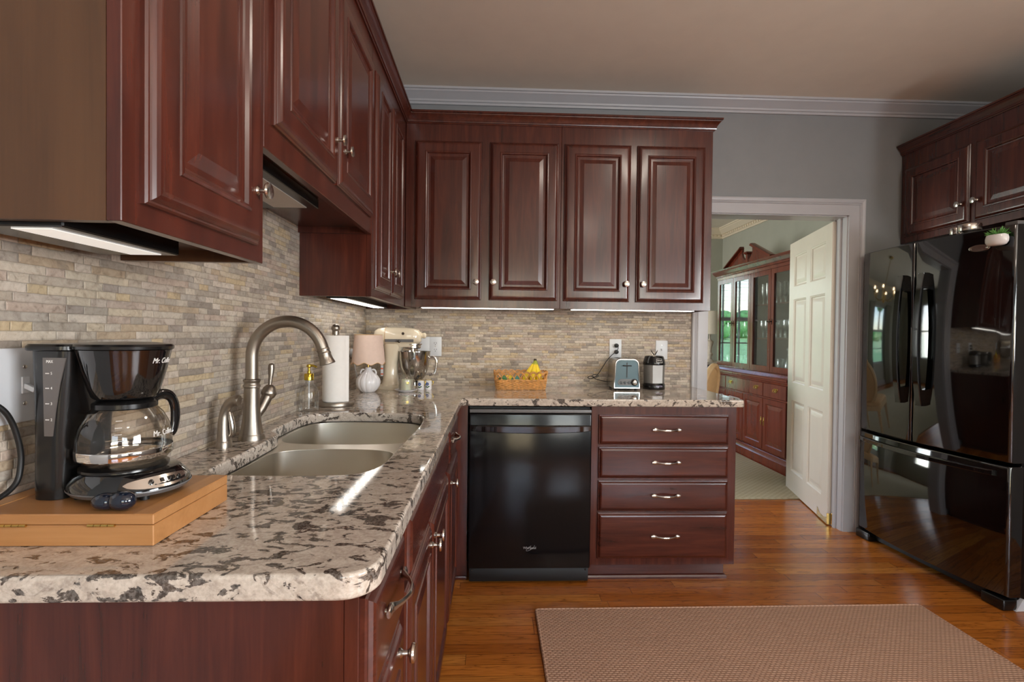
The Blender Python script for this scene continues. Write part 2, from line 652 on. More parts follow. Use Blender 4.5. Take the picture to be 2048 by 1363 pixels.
M['cream_enamel'] = plain('cream_enamel', srgb(222, 208, 184), 0.15, 0.0, 0.02, coat=0.4, Coat_Roughness=0.05)
M['bamboo'] = cherry('bamboo', 'x', (150, 100, 56), (168, 116, 68), (182, 131, 82), 0.42, 0.7)
M['bamboo_y'] = cherry('bamboo_end_grain', 'y', (172, 116, 64), (190, 134, 78), (202, 148, 92), 0.42, 0.7)
M['wicker'] = plain('honey_wicker', srgb(206, 148, 82), 0.45, 0.0, 0.32, 60, coat=0.2)
M['banana'] = plain('banana_skin', srgb(232, 200, 40), 0.45, 0.0, 0.08, 30)
M['banana_tip'] = plain('banana_stem', srgb(140, 150, 50), 0.5, 0.0, 0.2, 40)
M['lime'] = plain('lime_skin', srgb(64, 120, 66), 0.35, 0.0, 0.12, 60)
M['avocado'] = plain('teal_green_skin', srgb(58, 124, 108), 0.35, 0.0, 0.12, 60)
M['orange'] = plain('orange_yellow_skin', srgb(232, 172, 30), 0.4, 0.0, 0.08, 60)
M['paper'] = plain('paper_towel', srgb(236, 230, 224), 0.9, 0.0, 0.02, 40, bump=0.2, bscale=300)
M['linen_pink'] = plain('pink_linen_shade', srgb(218, 192, 178), 0.85, 0.0, 0.03, 60, bump=0.15, bscale=500)
M['linen_white'] = plain('white_linen_shade', srgb(228, 220, 204), 0.85, 0.0, 0.03, 60)
M['ceramic'] = plain('white_ceramic', srgb(226, 224, 226), 0.18, 0.0, 0.02, coat=0.3)
M['ceramic_blue'] = plain('blue_glaze', srgb(52, 76, 132), 0.2, 0.0, 0.1)
M['leaf_green'] = plain('dark_green_glaze', srgb(42, 84, 44), 0.25, 0.0, 0.1)
M['wax'] = plain('cream_wax', srgb(226, 222, 196), 0.5, 0.0, 0.02, Subsurface_Weight=0.2)
M['succulent'] = plain('succulent_green', srgb(92, 150, 72), 0.45, 0.0, 0.15, 60)
M['chair_wood'] = plain('pale_beech', srgb(206, 174, 132), 0.4, 0.0, 0.08, 20)
M['chair_cloth'] = plain('tan_upholstery', srgb(204, 166, 120), 0.85, 0.0, 0.05, 40, bump=0.2)
M['chalk'] = plain('distressed_white_wood', srgb(204, 192, 176), 0.6, 0.0, 0.12, 30)
M['dark_grey'] = plain('dark_grey_paint', srgb(92, 92, 94), 0.6, 0.0, 0.05)
M['china_cream'] = plain('cream_porcelain', srgb(224, 206, 178), 0.25, 0.0, 0.04)
M['china_inside'] = plain('cabinet_back_panel', srgb(204, 202, 194), 0.5, 0.0, 0.06)
M['navy_glass'] = plain('dark_blue_glass', srgb(16, 24, 38), 0.08, 0.0, 0.2, coat=0.6)
M['lawn'] = plain('lawn_grass', srgb(136, 180, 128), 0.9, 0.0, 0.2, 3)
M['foliage'] = plain('tree_foliage', srgb(96, 150, 92), 0.85, 0.0, 0.45, 6)
M['bark'] = plain('tree_bark', srgb(108, 92, 78), 0.9, 0.0, 0.2, 12)
M['pane'] = thin_glass('window_pane', (1, 1, 1, 1), 0.03)
M['cabinet_glass'] = thin_glass('cabinet_door_glass', (0.95, 0.98, 0.97, 1), 0.05)
M['clear_glass'] = thin_glass('clear_glass', (0.985, 0.99, 0.985, 1), 0.03)
M['crystal'] = thin_glass('cut_crystal', (0.96, 0.98, 0.98, 1), 0.6, 0.25)
M['smoke_glass'] = thin_glass('carafe_glass', (0.86, 0.82, 0.77, 1), 0.06)
M['led_lens'] = glow('frosted_light_lens', (1.0, 0.95, 0.85, 1), 7.5)
M['led_lens_mid'] = glow('frosted_light_lens_with_diodes', (1.0, 0.965, 0.89, 1), 2.6)
M['led_lens_soft'] = glow('frosted_light_lens_dim', (1.0, 0.95, 0.86, 1), 0.5)  # same lens with a weaker glow
M['led_dot'] = glow('led_diode', (1.0, 0.97, 0.92, 1), 60.0)
M['lens_off'] = plain('frosted_lens', srgb(196, 190, 182), 0.4)
M['dome_glow'] = glow('lit_opal_glass', (1.0, 0.89, 0.76, 1), 24.0)
M['bulb_glow'] = glow('lit_candle_bulb', (1.0, 0.72, 0.42, 1), 26.0)
M['marks'] = plain('pale_lettering', srgb(214, 210, 206), 0.4)
M['grey_marks'] = plain('silver_lettering', srgb(176, 174, 172), 0.35, 0.3)
M['purple_marks'] = plain('lilac_lettering', srgb(186, 176, 204), 0.4)
M['red_marks'] = plain('orange_red_print', srgb(214, 92, 52), 0.5)
M['dark_mark'] = plain('dark_bronze', srgb(58, 46, 34), 0.35, 0.3)
M['toaster_front'] = plain('brushed_pale_steel', srgb(68, 80, 84), 0.34, 0.85, 0.04)
# ------------------------------------------------------------------ the setting
CT = 0.914          # counter top
CEIL = 2.70
XR = 3.95           # right wall
YF = -6.2           # wall behind the camera
YD = 3.72           # far wall of the dining room
XD0, XD1 = -0.6, 3.92
D0, D1, DH = 2.10, 3.015, 2.01   # door opening

struct('floor', MB().box(-0.75, 4.1, YF - 0.1, YD + 0.1, -0.06, 0), M['floor'], 'oak strip floor running through the kitchen into the dining room', 'floor', angle=0)
struct('ceiling', MB().box(-0.1, 4.1, YF - 0.1, 0.06, CEIL, CEIL + 0.06), M['ceiling'], 'taupe kitchen ceiling', 'ceiling', angle=0)
struct('ceiling_dining', MB().box(-0.75, 4.1, 0.06, YD + 0.1, CEIL, CEIL + 0.06), M['dceiling'], 'white dining room ceiling seen through the doorway', 'ceiling', angle=0)
struct('wall_left', MB().box(-0.12, -0.006, YF, 0.12, 0, CEIL), M['wall'], 'grey painted wall behind the sink run', 'wall', angle=0)
wb = MB()
for x0, x1, z0, z1 in ((-0.006, D0, 0, CEIL), (D1, XR, 0, CEIL), (D0, D1, DH, CEIL)):
    wb.box(x0, x1, 0.005, 0.064, z0, z1)
struct('wall_back', wb, M['wall'], 'grey painted kitchen wall with the doorway', 'wall', angle=0)
wd = MB()
for x0, x1, z0, z1 in ((-0.6, D0, 0, CEIL), (D1, XD1, 0, CEIL), (D0, D1, DH, CEIL)):
    wd.box(x0, x1, 0.0645, 0.125, z0, z1)
struct('wall_dining_near', wd, M['dwall'], 'sage painted dining room side of the doorway wall', 'wall', angle=0)
# right wall with a side window opening
wr = MB()
for y0, y1, z0, z1 in ((YF, -5.1, 0, CEIL), (-3.5, 0.064, 0, CEIL), (-5.1, -3.5, 0, 0.9), (-5.1, -3.5, 2.1, CEIL)):
    wr.box(XR, XR + 0.06, y0, y1, z0, z1)
struct('wall_right', wr, M['wall'], 'grey painted wall behind the refrigerator', 'wall', angle=0)
wf = MB()
for x0, x1, z0, z1 in ((-0.1, 0.4, 0, CEIL), (1.5, 2.2, 0, CEIL), (3.5, XR, 0, CEIL), (0.4, 1.5, 2.2, CEIL), (0.4, 1.5, 0, 0.25), (2.2, 3.5, 0, 0.8), (2.2, 3.5, 2.1, CEIL)):
    wf.box(x0, x1, YF, YF + 0.06, z0, z1)
struct('wall_front', wf, M['wall'], 'wall behind the camera with two openings', 'wall', angle=0)
wdl = MB()
for y0, y1, z0, z1 in ((0.0645, 1.0, 0, CEIL), (2.8, YD, 0, CEIL), (1.0, 2.8, 0, 0.7), (1.0, 2.8, 2.3, CEIL)):
    wdl.box(XD0 - 0.1, XD0, y0, y1, z0, z1)
struct('wall_dining_left', wdl, M['dwall'], 'sage painted left wall of the dining room', 'wall', angle=0)
struct('wall_dining_right', MB().box(XD1, XD1 + 0.08, 0.0645, YD, 0, CEIL), M['dwall'], 'sage grey dining room wall behind the china cabinet', 'wall', angle=0)
WIN = ((2.50, 3.19, 0.45, 2.12), (0.42, 0.98, 0.6, 2.14))
wdb = MB()
for x0, x1, z0, z1 in ((XD0, WIN[1][0], 0, CEIL), (WIN[1][1], WIN[0][0], 0, CEIL), (WIN[0][1], XD1, 0, CEIL)) :
    wdb.box(x0, x1, YD, YD + 0.1, z0, z1)
for x0, x1, z0, z1 in WIN:
    wdb.box(x0, x1, YD, YD + 0.1, 0, z0)
    wdb.box(x0, x1, YD, YD + 0.1, z1, CEIL)
struct('wall_dining_back', wdb, M['dwall'], 'sage grey far wall of the dining room', 'wall', angle=0)


def window(n, x0, x1, z0, z1, y, d, cols, rows_low, rail, label, axis='x'):
    """frame with meeting rail and glazing bars; axis x: in a wall along x"""
    P = (lambda a, b: (a, b)) if axis == 'x' else None
    mb = MB()

    def bx(a0, a1, b0, b1, c0, c1):
        if axis == 'x':
            mb.box(a0, a1, b0, b1, c0, c1)
        else:
            mb.box(b0, b1, a0, a1, c0, c1)
    f = 0.045
    bx(x0, x0 + f, y, y + d, z0, z1)
    bx(x1 - f, x1, y, y + d, z0, z1)
    bx(x0, x1, y, y + d, z0, z0 + f)
    bx(x0, x1, y, y + d, z1 - f, z1)
    bx(x0, x1, y, y + d, rail - 0.025, rail + 0.025)
    for k in range(1, cols):
        xx = x0 + (x1 - x0) * k / cols
        bx(xx - 0.009, xx + 0.009, y + 0.01, y + d - 0.01, z0, z1)
    for zz in rows_low:
        bx(x0, x1, y + 0.01, y + d - 0.01, zz - 0.009, zz + 0.009)
    w = struct('window_%d' % n, mb, M['white'], label, 'window', angle=0)
    g = MB()
    if axis == 'x':
        g.box(x0 + f, x1 - f, y + d / 2 - 0.002, y + d / 2 + 0.002, z0 + f, z1 - f)
    else:
        g.box(y + d / 2 - 0.002, y + d / 2 + 0.002, x0 + f, x1 - f, z0 + f, z1 - f)
    obj('glass_pane', g, M['pane'], w, 0)
    return w


w1 = window(1, *WIN[0], YD + 0.03, 0.05, 3, (0.80, 1.14), 1.47, 'white dining room window reflected in the china cabinet doors')
w2 = window(2, *WIN[1], YD + 0.03, 0.05, 1, (1.0,), 1.47, 'narrow dining room window reflected in the refrigerator')
window(3, 0.4, 1.5, 0.25, 2.2, YF + 0.005, 0.045, 2, (), 1.2, 'tall window behind the camera reflected in the dishwasher')
window(4, 2.2, 3.5, 0.8, 2.1, YF + 0.005, 0.045, 2, (), 1.45, 'wide window behind the camera')
window(5, -5.1, -3.5, 0.9, 2.1, XR + 0.005, 0.045, 2, (), 1.5, 'side window in the wall beyond the refrigerator', axis='y')

window(6, 1.0, 2.8, 0.7, 2.3, XD0 - 0.05, 0.045, 3, (), 1.5, 'unseen side window added to light the dining room', axis='y')  # unseen window, added as the opening for the extra dining room light

# tile on the two walls
struct('backsplash_side', MB().box(-0.006, 0.0, -2.44, 0.004, 0.86, 1.70), M['tile_y'], 'travertine strip tile wall behind the sink', 'backsplash', angle=0)
struct('backsplash_back', MB().box(0.0, 2.018, 0.0, 0.0045, 0.86, 1.40), M['tile_x'], 'travertine strip tile on the far wall above the counter', 'backsplash', angle=0)

# crown moulding of the room
cp = [(0, 0), (0.012, 0), (0.014, 0.012), (0.022, 0.016), (0.024, 0.026), (0.034, 0.034), (0.05, 0.05), (0.062, 0.058), (0.066, 0.066), (0.074, 0.068), (0.076, 0.08), (0, 0.08)]
mb = MB().sweep(cp, [(3.93, 0.0045, 2.62), (0.002, 0.0045, 2.62)], (0, 0, 1))
struct('trim_1', mb, M['white'], 'white crown molding along the kitchen ceiling', 'molding', angle=25)
# dining crown, with a row of dentils, and a chair-high baseboard
cpd = [(0, -0.05), (0.012, -0.05), (0.014, -0.03), (0.024, -0.028), (0.026, 0.0), (0.04, 0.004), (0.07, 0.035), (0.09, 0.05), (0.094, 0.062), (0.105, 0.064), (0.107, 0.08), (0, 0.08)]
mb = MB().sweep(cpd, [(3.918, 0.13, 2.62), (3.918, YD - 0.002, 2.62), (-0.58, YD - 0.002, 2.62)], (0, 0, 1))
for k in range(60):
    y = YD - 0.09 - k * 0.055
    if y > 0.2:
        mb.box(3.882, 3.896, y - 0.014, y + 0.014, 2.595, 2.617)
for k in range(30):
    x = 3.86 - k * 0.055
    mb.box(x - 0.014, x + 0.014, YD - 0.038, YD - 0.024, 2.595, 2.617)
struct('trim_2', mb, M['cream_trim'], 'cream dentil crown molding in the dining room', 'molding', angle=25)
bbp = [(0, 0), (0.014, 0), (0.014, 0.10), (0.008, 0.125), (0, 0.125)]
struct('baseboard_dining', MB().sweep(bbp, [(3.918, 0.13, 0), (3.918, YD - 0.002, 0), (-0.58, YD - 0.002, 0)], (0, 0, 1)), M['white'], 'white dining room baseboard', 'baseboard', angle=25)

# door casing and jamb : profile a outward from the opening, b towards the room
cas = [(-0.012, 0), (-0.012, 0.012), (0.012, 0.014), (0.05, 0.015), (0.054, 0.02), (0.060, 0.016), (0.066, 0.022), (0.078, 0.026), (0.086, 0.024), (0.09, 0.018), (0.09, 0)]
path = [(D1, 0.0045, 0.0), (D1, 0.0045, DH), (D0, 0.0045, DH), (D0, 0.0045, 0.0)]
mb = MB()
mb.sweep([(-a, b) for a, b in cas], path, (0, -1, 0))
struct('trim_3', mb, M['white'], 'white molded casing around the doorway', 'casing', angle=25)
mb = MB()
mb.box(D0 - 0.001, D0 + 0.018, 0.0046, 0.13, 0, DH)
mb.box(D1 - 0.018, D1 + 0.001, 0.0046, 0.13, 0, DH)
mb.box(D1 - 0.030, D1 - 0.018, 0.05, 0.07, 0, DH - 0.018)
mb.box(D0, D1, 0.0046, 0.13, DH - 0.018, DH + 0.001)
struct('trim_4', mb, M['white'], 'white door jamb lining the doorway', 'jamb', angle=0)

# the six panel door, swung into the dining room
DW_, DT = 0.845, 0.036
dang = math.atan2(0.92 - 0.105, 3.187 - 2.975)     # heading of the leaf in plan
door = thing('door_1', 'cream six panel door standing open into the dining room', 'door', (2.975, 0.105, 0.008), dang)
tag(door, kind='structure')
mb = MB()
# leaf: local x along the leaf from the pivot, faces at y = 0 (away from the cabinet) and y = -DT ; the visible face looks towards +y
H = 1.975
cols = ((0.105, 0.385), (0.46, 0.74))
rws = ((0.16, 0.72), (0.86, 1.52), (1.62, 1.87))
F0 = 0.0
xs = sorted({0.0, DW_} | {v for c in cols for v in c})
zs = sorted({0.0, H} | {v for r in rws for v in r})
for side in (0, 1):
    yy = 0.0 if side == 0 else -DT
    sg = 1 if side == 0 else -1
    for i in range(len(xs) - 1):
        for j in range(len(zs) - 1):
            hole = any(abs(xs[i] - c[0]) < 1e-6 for c in cols) and any(abs(zs[j] - r[0]) < 1e-6 for r in rws)
            q = [(xs[i], yy, zs[j]), (xs[i + 1], yy, zs[j]), (xs[i + 1], yy, zs[j + 1]), (xs[i], yy, zs[j + 1])]
            if not hole:
                mb.add(q, [(0, 1, 2, 3)])
            else:
                w, h = xs[i + 1] - xs[i], zs[j + 1] - zs[j]
                lp = []
                for ins, d in ((0, 0), (0.003, -0.003), (0.010, -0.006), (0.014, -0.0135), (0.024, -0.0145), (0.052, -0.005), (0.058, -0.005)):
                    lp.append([(xs[i] + ins, yy + sg * d, zs[j] + ins), (xs[i] + w - ins, yy + sg * d, zs[j] + ins), (xs[i] + w - ins, yy + sg * d, zs[j] + h - ins), (xs[i] + ins, yy + sg * d, zs[j] + h - ins)])
                mb.loft(lp, True, cap0=False, cap1=True)
mb.add([(0, 0, 0), (0, -DT, 0), (0, -DT, H), (0, 0, H)], [(0, 1, 2, 3)])
mb.add([(DW_, 0, 0), (DW_, -DT, 0), (DW_, -DT, H), (DW_, 0, H)], [(0, 1, 2, 3)])
mb.add([(0, 0, 0), (DW_, 0, 0), (DW_, -DT, 0), (0, -DT, 0)], [(0, 1, 2, 3)])
mb.add([(0, 0, H), (DW_, 0, H), (DW_, -DT, H), (0, -DT, H)], [(0, 1, 2, 3)])
obj('leaf', mb, M['doorwhite'], door, 20)
mb = MB()
mb.add([(0.17, 0.002, 0.0), (0.0, 0.002, 0.0), (0.0, 0.002, 0.045), (0.055, 0.002, 0.03), (0.12, 0.002, 0.032), (0.17, 0.002, 0.062)], [(0, 1, 2, 3, 4, 5)])
mb.box(-0.004, 0.12, 0.0, 0.0025, 0.0, 0.03)
mb.box(-0.006, 0.0, -DT - 0.004, 0.003, 0.0, 0.07)
mb.box(-0.004, 0.03, -DT - 0.004, -DT, 0.0, 0.07)
mb.lathe([(0.0, 0.075), (0.006, 0.074), (0.008, 0.07), (0.008, 0.0)], 14, (-0.008, -DT / 2 - 0.012, 0))
obj('pivot_hinge', mb, M['brass'], door, 30)
obj('top_pivot', MB().lathe([(0.0, 0.018), (0.009, 0.018), (0.009, 0.0)], 14, (0.01, -DT / 2, H)), M['satin'], door, 30)

# garden outside the dining windows
GZ = lambda y: -0.45 + (y - YD - 0.3) * 0.098
g = MB().loft([[(-30, YD + 0.25, -0.9), (30, YD + 0.25, -0.9), (30, YD + 0.25, -0.45), (-30, YD + 0.25, -0.45)], [(-60, 46, -0.9), (60, 46, -0.9), (60, 46, GZ(46)), (-60, 46, GZ(46))]])
struct('ground_outside', g, M['lawn'], 'green lawn rising outside the dining room windows', 'lawn', angle=0)
for i, (x, y, h, r) in enumerate(((-5.6, 27, 8, 2.0), (-9.0, 31, 9, 2.3), (-12.6, 26, 8, 2.1), (-14.5, 36, 10, 2.6), (-3.0, 36, 9, 2.4))):
    t = thing('garden_tree', '', 'tree', (x, y, GZ(y) - 0.03))
    tag(t, 'leafy tree on the lawn outside the dining room window', group='garden trees')
    obj('trunk', MB().tube([(0, 0, 0), (0.08, 0, h * 0.3), (0, 0.05, h * 0.7)], [0.3, 0.24, 0.14], 10), M['bark'], t)
    f = MB()
    rnd = random.Random(i)
    for k in range(16):
        a, b = rnd.uniform(0, 2 * PI), rnd.uniform(0.0, 1.0)
        rr = r * rnd.uniform(0.3, 0.5)
        f.ellipsoid((math.cos(a) * r * 0.8 * (1 - b * 0.6), math.sin(a) * r * 0.8 * (1 - b * 0.6), h * (0.5 + 0.45 * b)), (rr, rr, rr * 0.75), 12, 8)
    obj('foliage', f, M['foliage'], t, 60)
for i, (x, y) in enumerate(((-4.0, 20), (-6.2, 20.6), (-8.4, 20.2), (-10.8, 21.4), (-1.8, 21))):
    f = MB()
    rnd = random.Random(40 + i)
    for k in range(16):
        f.ellipsoid((rnd.uniform(-0.8, 0.8), rnd.uniform(-0.4, 0.4), rnd.uniform(0.25, 1.1)), (0.42, 0.4, 0.36), 10, 7)
    o = obj('garden_shrub', f, M['foliage'], None, 60)
    o.location = (x, y, GZ(y) - 0.03)
    tag(o, 'rounded green shrub on the lawn outside the dining room window', 'shrub', 'garden shrubs')

# slatted blind in the upper half of the wide dining window
bl = thing('window_blind', 'white slatted blind half lowered in the dining room window', 'blind', (2.845, YD - 0.035, 2.11))
obj('headrail', MB().box(-0.335, 0.335, -0.03, 0.02, -0.04, 0.0), M['white'], bl, 0)
sl = MB()
for k in range(13):
    z = -0.07 - k * 0.045
    Mx = Matrix.Translation((0, 0, z)) @ Matrix.Rotation(R(3), 4, 'X')
    sl.box(-0.33, 0.33, -0.022, 0.022, -0.0012, 0.0012, M=Mx)
sl_o = obj('slats', sl, M['white'], bl, 0)
obj('bottom_rail', MB().box(-0.33, 0.33, -0.022, 0.018, -0.665, -0.645), M['white'], bl, 0)
# drapes beside the narrow window, seen mirrored in the refrigerator
for i, x in enumerate((0.29, 1.11)):
    pts, pts2 = [], []
    n = 40
    lo = []
    for z in (0.02, 0.6, 1.4, 2.2):
        amp = 0.018 if z < 2.1 else 0.012
        lo.append([(x + (k / n - 0.5) * 0.24, YD - 0.07 + amp * math.sin(k / n * 2 * PI * 5), z) for k in range(n + 1)] + [(x + (k / n - 0.5) * 0.24, YD - 0.062 + amp * math.sin(k / n * 2 * PI * 5), z) for k in reversed(range(n + 1))])
    d = MB(off=(x, YD - 0.06, 0)).loft(lo)
    o = obj('curtain', d, M['dwall'], None, 60)
    o.location = (x, YD - 0.06, 0)
    tag(o, 'sage curtain beside the narrow dining room window', 'curtain', 'curtains of the narrow dining window')
# ------------------------------------------------------------------ cabinet parts
DOORPROF = [(0.0, 0.0), (0.0, 0.0065), (0.003, 0.0095), (0.0055, 0.0100), (0.007, 0.0122), (0.011, 0.0158), (0.016, 0.0186), (0.021, 0.0198), (0.024, 0.020),
            (0.056, 0.020), (0.0575, 0.0225), (0.062, 0.0235), (0.067, 0.021), (0.071, 0.0145), (0.076, 0.0125), (0.086, 0.0125), (0.090, 0.0135), (0.108, 0.0185), (0.112, 0.0185)]
DRAWPROF = [(0.0, 0.0), (0.0, 0.0065), (0.003, 0.0095), (0.0055, 0.0100), (0.007, 0.0122), (0.010, 0.0158), (0.014, 0.0186), (0.018, 0.0198), (0.021, 0.020)]


def knob_mesh(mb, p, n, s=1.0):
    mb.lathe([(0.0, 0), (0.0085 * s, 0), (0.0085 * s, 0.0025), (0.005 * s, 0.006), (0.0046 * s, 0.014), (0.008 * s, 0.0175), (0.0145 * s, 0.0195), (0.0165 * s, 0.0225), (0.0155 * s, 0.0265), (0.010 * s, 0.0285), (0.0, 0.029)], 20, p, n)
    return mb


def knob(p, n, parent, off):
    return obj('knob', knob_mesh(MB(off), p, n), M['satin'], parent, 40)


def bow_handle(p, u, n, parent, off, half=0.0715):
    """arched pull with flattened oval ends; u along the pull, n out of the drawer"""
    p, u, n = Vector(p), Vector(u), Vector(n)
    mb = MB(off)
    pts, rad, fl = [], [], []
    for k in range(25):
        t = -1 + 2 * k / 24
        a = abs(t)
        d = 0.006 if a > 0.72 else 0.006 + 0.022 * math.cos(a / 0.72 * PI / 2) ** 0.7
        pts.append(p + u * (t * half) + n * d)
        r = 0.0062 if a < 0.25 else (0.0048 if a < 0.6 else 0.0048 + 0.0052 * math.sin(min(1, (a - 0.6) / 0.4) * PI * 0.92))
        rad.append(max(r, 0.0015))
        fl.append(0.55)
    mb.tube(pts, rad, 10, True, flat=fl, ref=n)
    for s in (-1, 1):
        mb.lathe([(0.0, 0.0), (0.004, 0.0), (0.004, 0.006)], 10, p + u * (s * half * 0.86), n)
    return obj('handle', mb, M['satin'], parent, 50)


def panel_door(name, O, U, W, N, w, h, mat, parent, off, prof=DOORPROF):
    return obj(name, MB(off).rings(O, U, W, N, w, h, prof), mat, parent, 12)


XU, YU, UB = 0.284, -0.304, 1.372     # face of the left uppers, of the far uppers, their underside
UTOP = 2.377
X1, Y1, Z1 = Vector((1, 0, 0)), Vector((0, 1, 0)), Vector((0, 0, 1))


def left_upper(label, y0, y1, zb, doors, knobs, side_mats=(None, None), body_mat='cherry_v'):
    off = (0, (y0 + y1) / 2, zb)
    t = thing('upper_cabinet', label, 'cabinet', off)
    b = MB(off)
    g = 0.0008
    b.box(0.001, XU - 0.02, y0 + g, y0 + 0.016, zb, UTOP + 0.03)
    b.box(0.001, XU - 0.02, y1 - 0.016, y1 - g, zb, UTOP + 0.03)
    b.box(0.001, XU - 0.02, y0 + 0.016, y1 - 0.016, zb + 0.024, zb + 0.04)
    b.box(0.001, XU - 0.02, y0 + 0.016, y1 - 0.016, UTOP + 0.01, UTOP + 0.03)
    b.box(0.001, 0.009, y0 + 0.016, y1 - 0.016, zb + 0.03, UTOP)
    obj('body', b, M[body_mat], t, 0)
    fr = MB(off).box(XU - 0.02, XU, y0 + g, y1 - g, zb, UTOP + 0.03, 0.0012, 1)
    obj('face_frame', fr, M['cherry_v'], t, 20)
    for (a, b_), (z0, z1), kn in zip(doors[0], doors[1], knobs):
        d = panel_door('door', (XU, a, z0), Y1, Z1, X1, b_ - a, z1 - z0, M['cherry_v'], t, off)
        knob((XU + 0.020, kn[0], kn[1]), X1, d, off)
    return t


left_upper('cherry upper cabinet nearest the camera with a brown veneer end panel and one door', -2.403, -1.997, UB,
           (((-2.368, -2.035),), ((1.404, 2.285),)), ((-2.068, 1.507),), body_mat='veneer')
left_upper('short double door cherry cabinet hung high above the sink', -1.996, -1.058, 1.62,
           (((-1.962, -1.535), (-1.518, -1.09)), ((1.68, 2.285),) * 2), ((-1.565, 1.80), (-1.485, 1.795)))
left_upper('cherry upper cabinet in the corner with two narrow doors above a lit light bar', -1.057, -0.002, UB,
           (((-1.03, -0.735), (-0.715, -0.42)), ((1.404, 2.285),) * 2), ((-0.765, 1.508), (-0.685, 1.508)))


def back_upper(label, x0, x1, doors, kn):
    off = ((x0 + x1) / 2, 0, UB)
    t = thing('upper_cabinet', label, 'cabinet', off)
    b = MB(off)
    b.box(x0, x0 + 0.016, YU + 0.02, -0.001, UB, UTOP + 0.03)
    b.box(x1 - 0.016, x1, YU + 0.02, -0.001, UB, UTOP + 0.03)
    b.box(x0 + 0.016, x1 - 0.016, YU + 0.02, -0.001, UB + 0.024, UB + 0.04)
    b.box(x0 + 0.016, x1 - 0.016, YU + 0.02, -0.001, UTOP + 0.01, UTOP + 0.03)
    obj('body', b, M['cherry_v'], t, 0)
    obj('face_frame', MB(off).box(x0, x1, YU, YU + 0.02, UB, UTOP + 0.03, 0.0012, 1), M['cherry_v'], t, 20)
    for (a, b_), k in zip(doors, kn):
        d = panel_door('door', (a, YU, 1.414), X1, Z1, -Y1, b_ - a, 2.283 - 1.414, M['cherry_v'], t, off)
        knob((k, YU - 0.020, 1.512), -Y1, d, off)
    return t


back_upper('double door cherry upper cabinet on the far wall above the fruit basket', XU + 0.002, 1.1425, ((0.337, 0.704), (0.746, 1.127)), (0.676, 0.770))
back_upper('double door cherry upper cabinet on the far wall beside the doorway', 1.1435, 1.995, ((1.159, 1.531), (1.566, 1.950)), (1.508, 1.602))

# crown on top of the cabinets
ccp = [(0.0005, 0), (0.005, 0.0), (0.008, 0.005), (0.012, 0.006), (0.014, 0.012), (0.0135, 0.018), (0.019, 0.028), (0.028, 0.040), (0.033, 0.044), (0.034, 0.049), (0.040, 0.051), (0.040, 0.0605), (0.0005, 0.0605)]
mb = MB((XU, -1.2, UTOP)).sweep([(-a, b) for a, b in ccp], [(0.0, -2.404, UTOP), (XU, -2.404, UTOP), (XU, YU, UTOP), (1.996, YU, UTOP), (1.996, -0.002, UTOP)], (0, 0, 1))
o = obj('trim_5', mb, M['cherry_y'], None, 20)
o.location = (XU, -1.2, UTOP)
tag(o, 'cherry crown molding along the top of the sink side and far wall cabinets', 'molding', None, 'structure')

# cabinet over the refrigerator
RX = 3.343
off = (RX + 0.3, -0.47, 1.823)
t = thing('upper_cabinet', 'double door cherry cabinet above the refrigerator', 'cabinet', off)
b = MB(off)
b.box(RX + 0.02, XR - 0.002, -0.945, -0.001, 1.823, UTOP + 0.03)
obj('body', b, M['cherry_v'], t, 0)
obj('face_frame', MB(off).box(RX, RX + 0.02, -0.945, -0.001, 1.823, UTOP + 0.03, 0.0012, 1), M['cherry_v'], t, 20)
for a, b_, k in ((-0.465, -0.035, -0.425), (-0.925, -0.495, -0.518)):
    d = panel_door('door', (RX, b_, 1.862), -Y1, Z1, -X1, b_ - a, 2.283 - 1.862, M['cherry_v'], t, off)
    knob((RX - 0.02, k, 1.965), -X1, d, off)
mb = MB((RX, -0.5, UTOP)).sweep(ccp, [(RX, -0.003, UTOP), (RX, -0.946, UTOP), (XR - 0.003, -0.946, UTOP)], (0, 0, 1))
mb2 = MB((RX, -0.5, UTOP)).sweep([(-a, b) for a, b in ccp], [(RX, -0.003, UTOP), (RX, -0.946, UTOP), (XR - 0.003, -0.946, UTOP)], (0, 0, 1))
o = obj('trim_6', mb2, M['cherry_y'], None, 20)
o.location = (RX, -0.5, UTOP)
tag(o, 'cherry crown molding along the cabinet above the refrigerator', 'molding', None, 'structure')

# under-cabinet lights


def under_light(label, x0, x1, y0, y1, z0, z1, lens, on=True, along='y', dots=0, mat='black_plastic'):
    off = ((x0 + x1) / 2, (y0 + y1) / 2, z0)
    t = thing('cabinet_light', label, 'light', off)
    obj('housing', MB(off).box(x0, x1, y0, y1, z0, z1, 0.002, 1), M[mat], t, 20)
    lx0, lx1, ly0, ly1 = lens
    obj('lens', MB(off).box(lx0, lx1, ly0, ly1, z0 - 0.0016, z0 - 0.0002), M[on if isinstance(on, str) else 'led_lens' if on else 'lens_off'], t, 0)
    if dots:
        for k in range(dots):
            d = MB(off)
            f = (k + 0.5) / dots
            px, py = ((lx0 + lx1) / 2, ly0 + (ly1 - ly0) * f) if along == 'y' else (lx0 + (lx1 - lx0) * f, (ly0 + ly1) / 2)
            d.lathe([(0.0, -0.0028), (0.007, -0.0028), (0.008, -0.0016)], 12, (px, py, z0))
            obj('diode', d, M['led_dot'], t, 30)
    return t


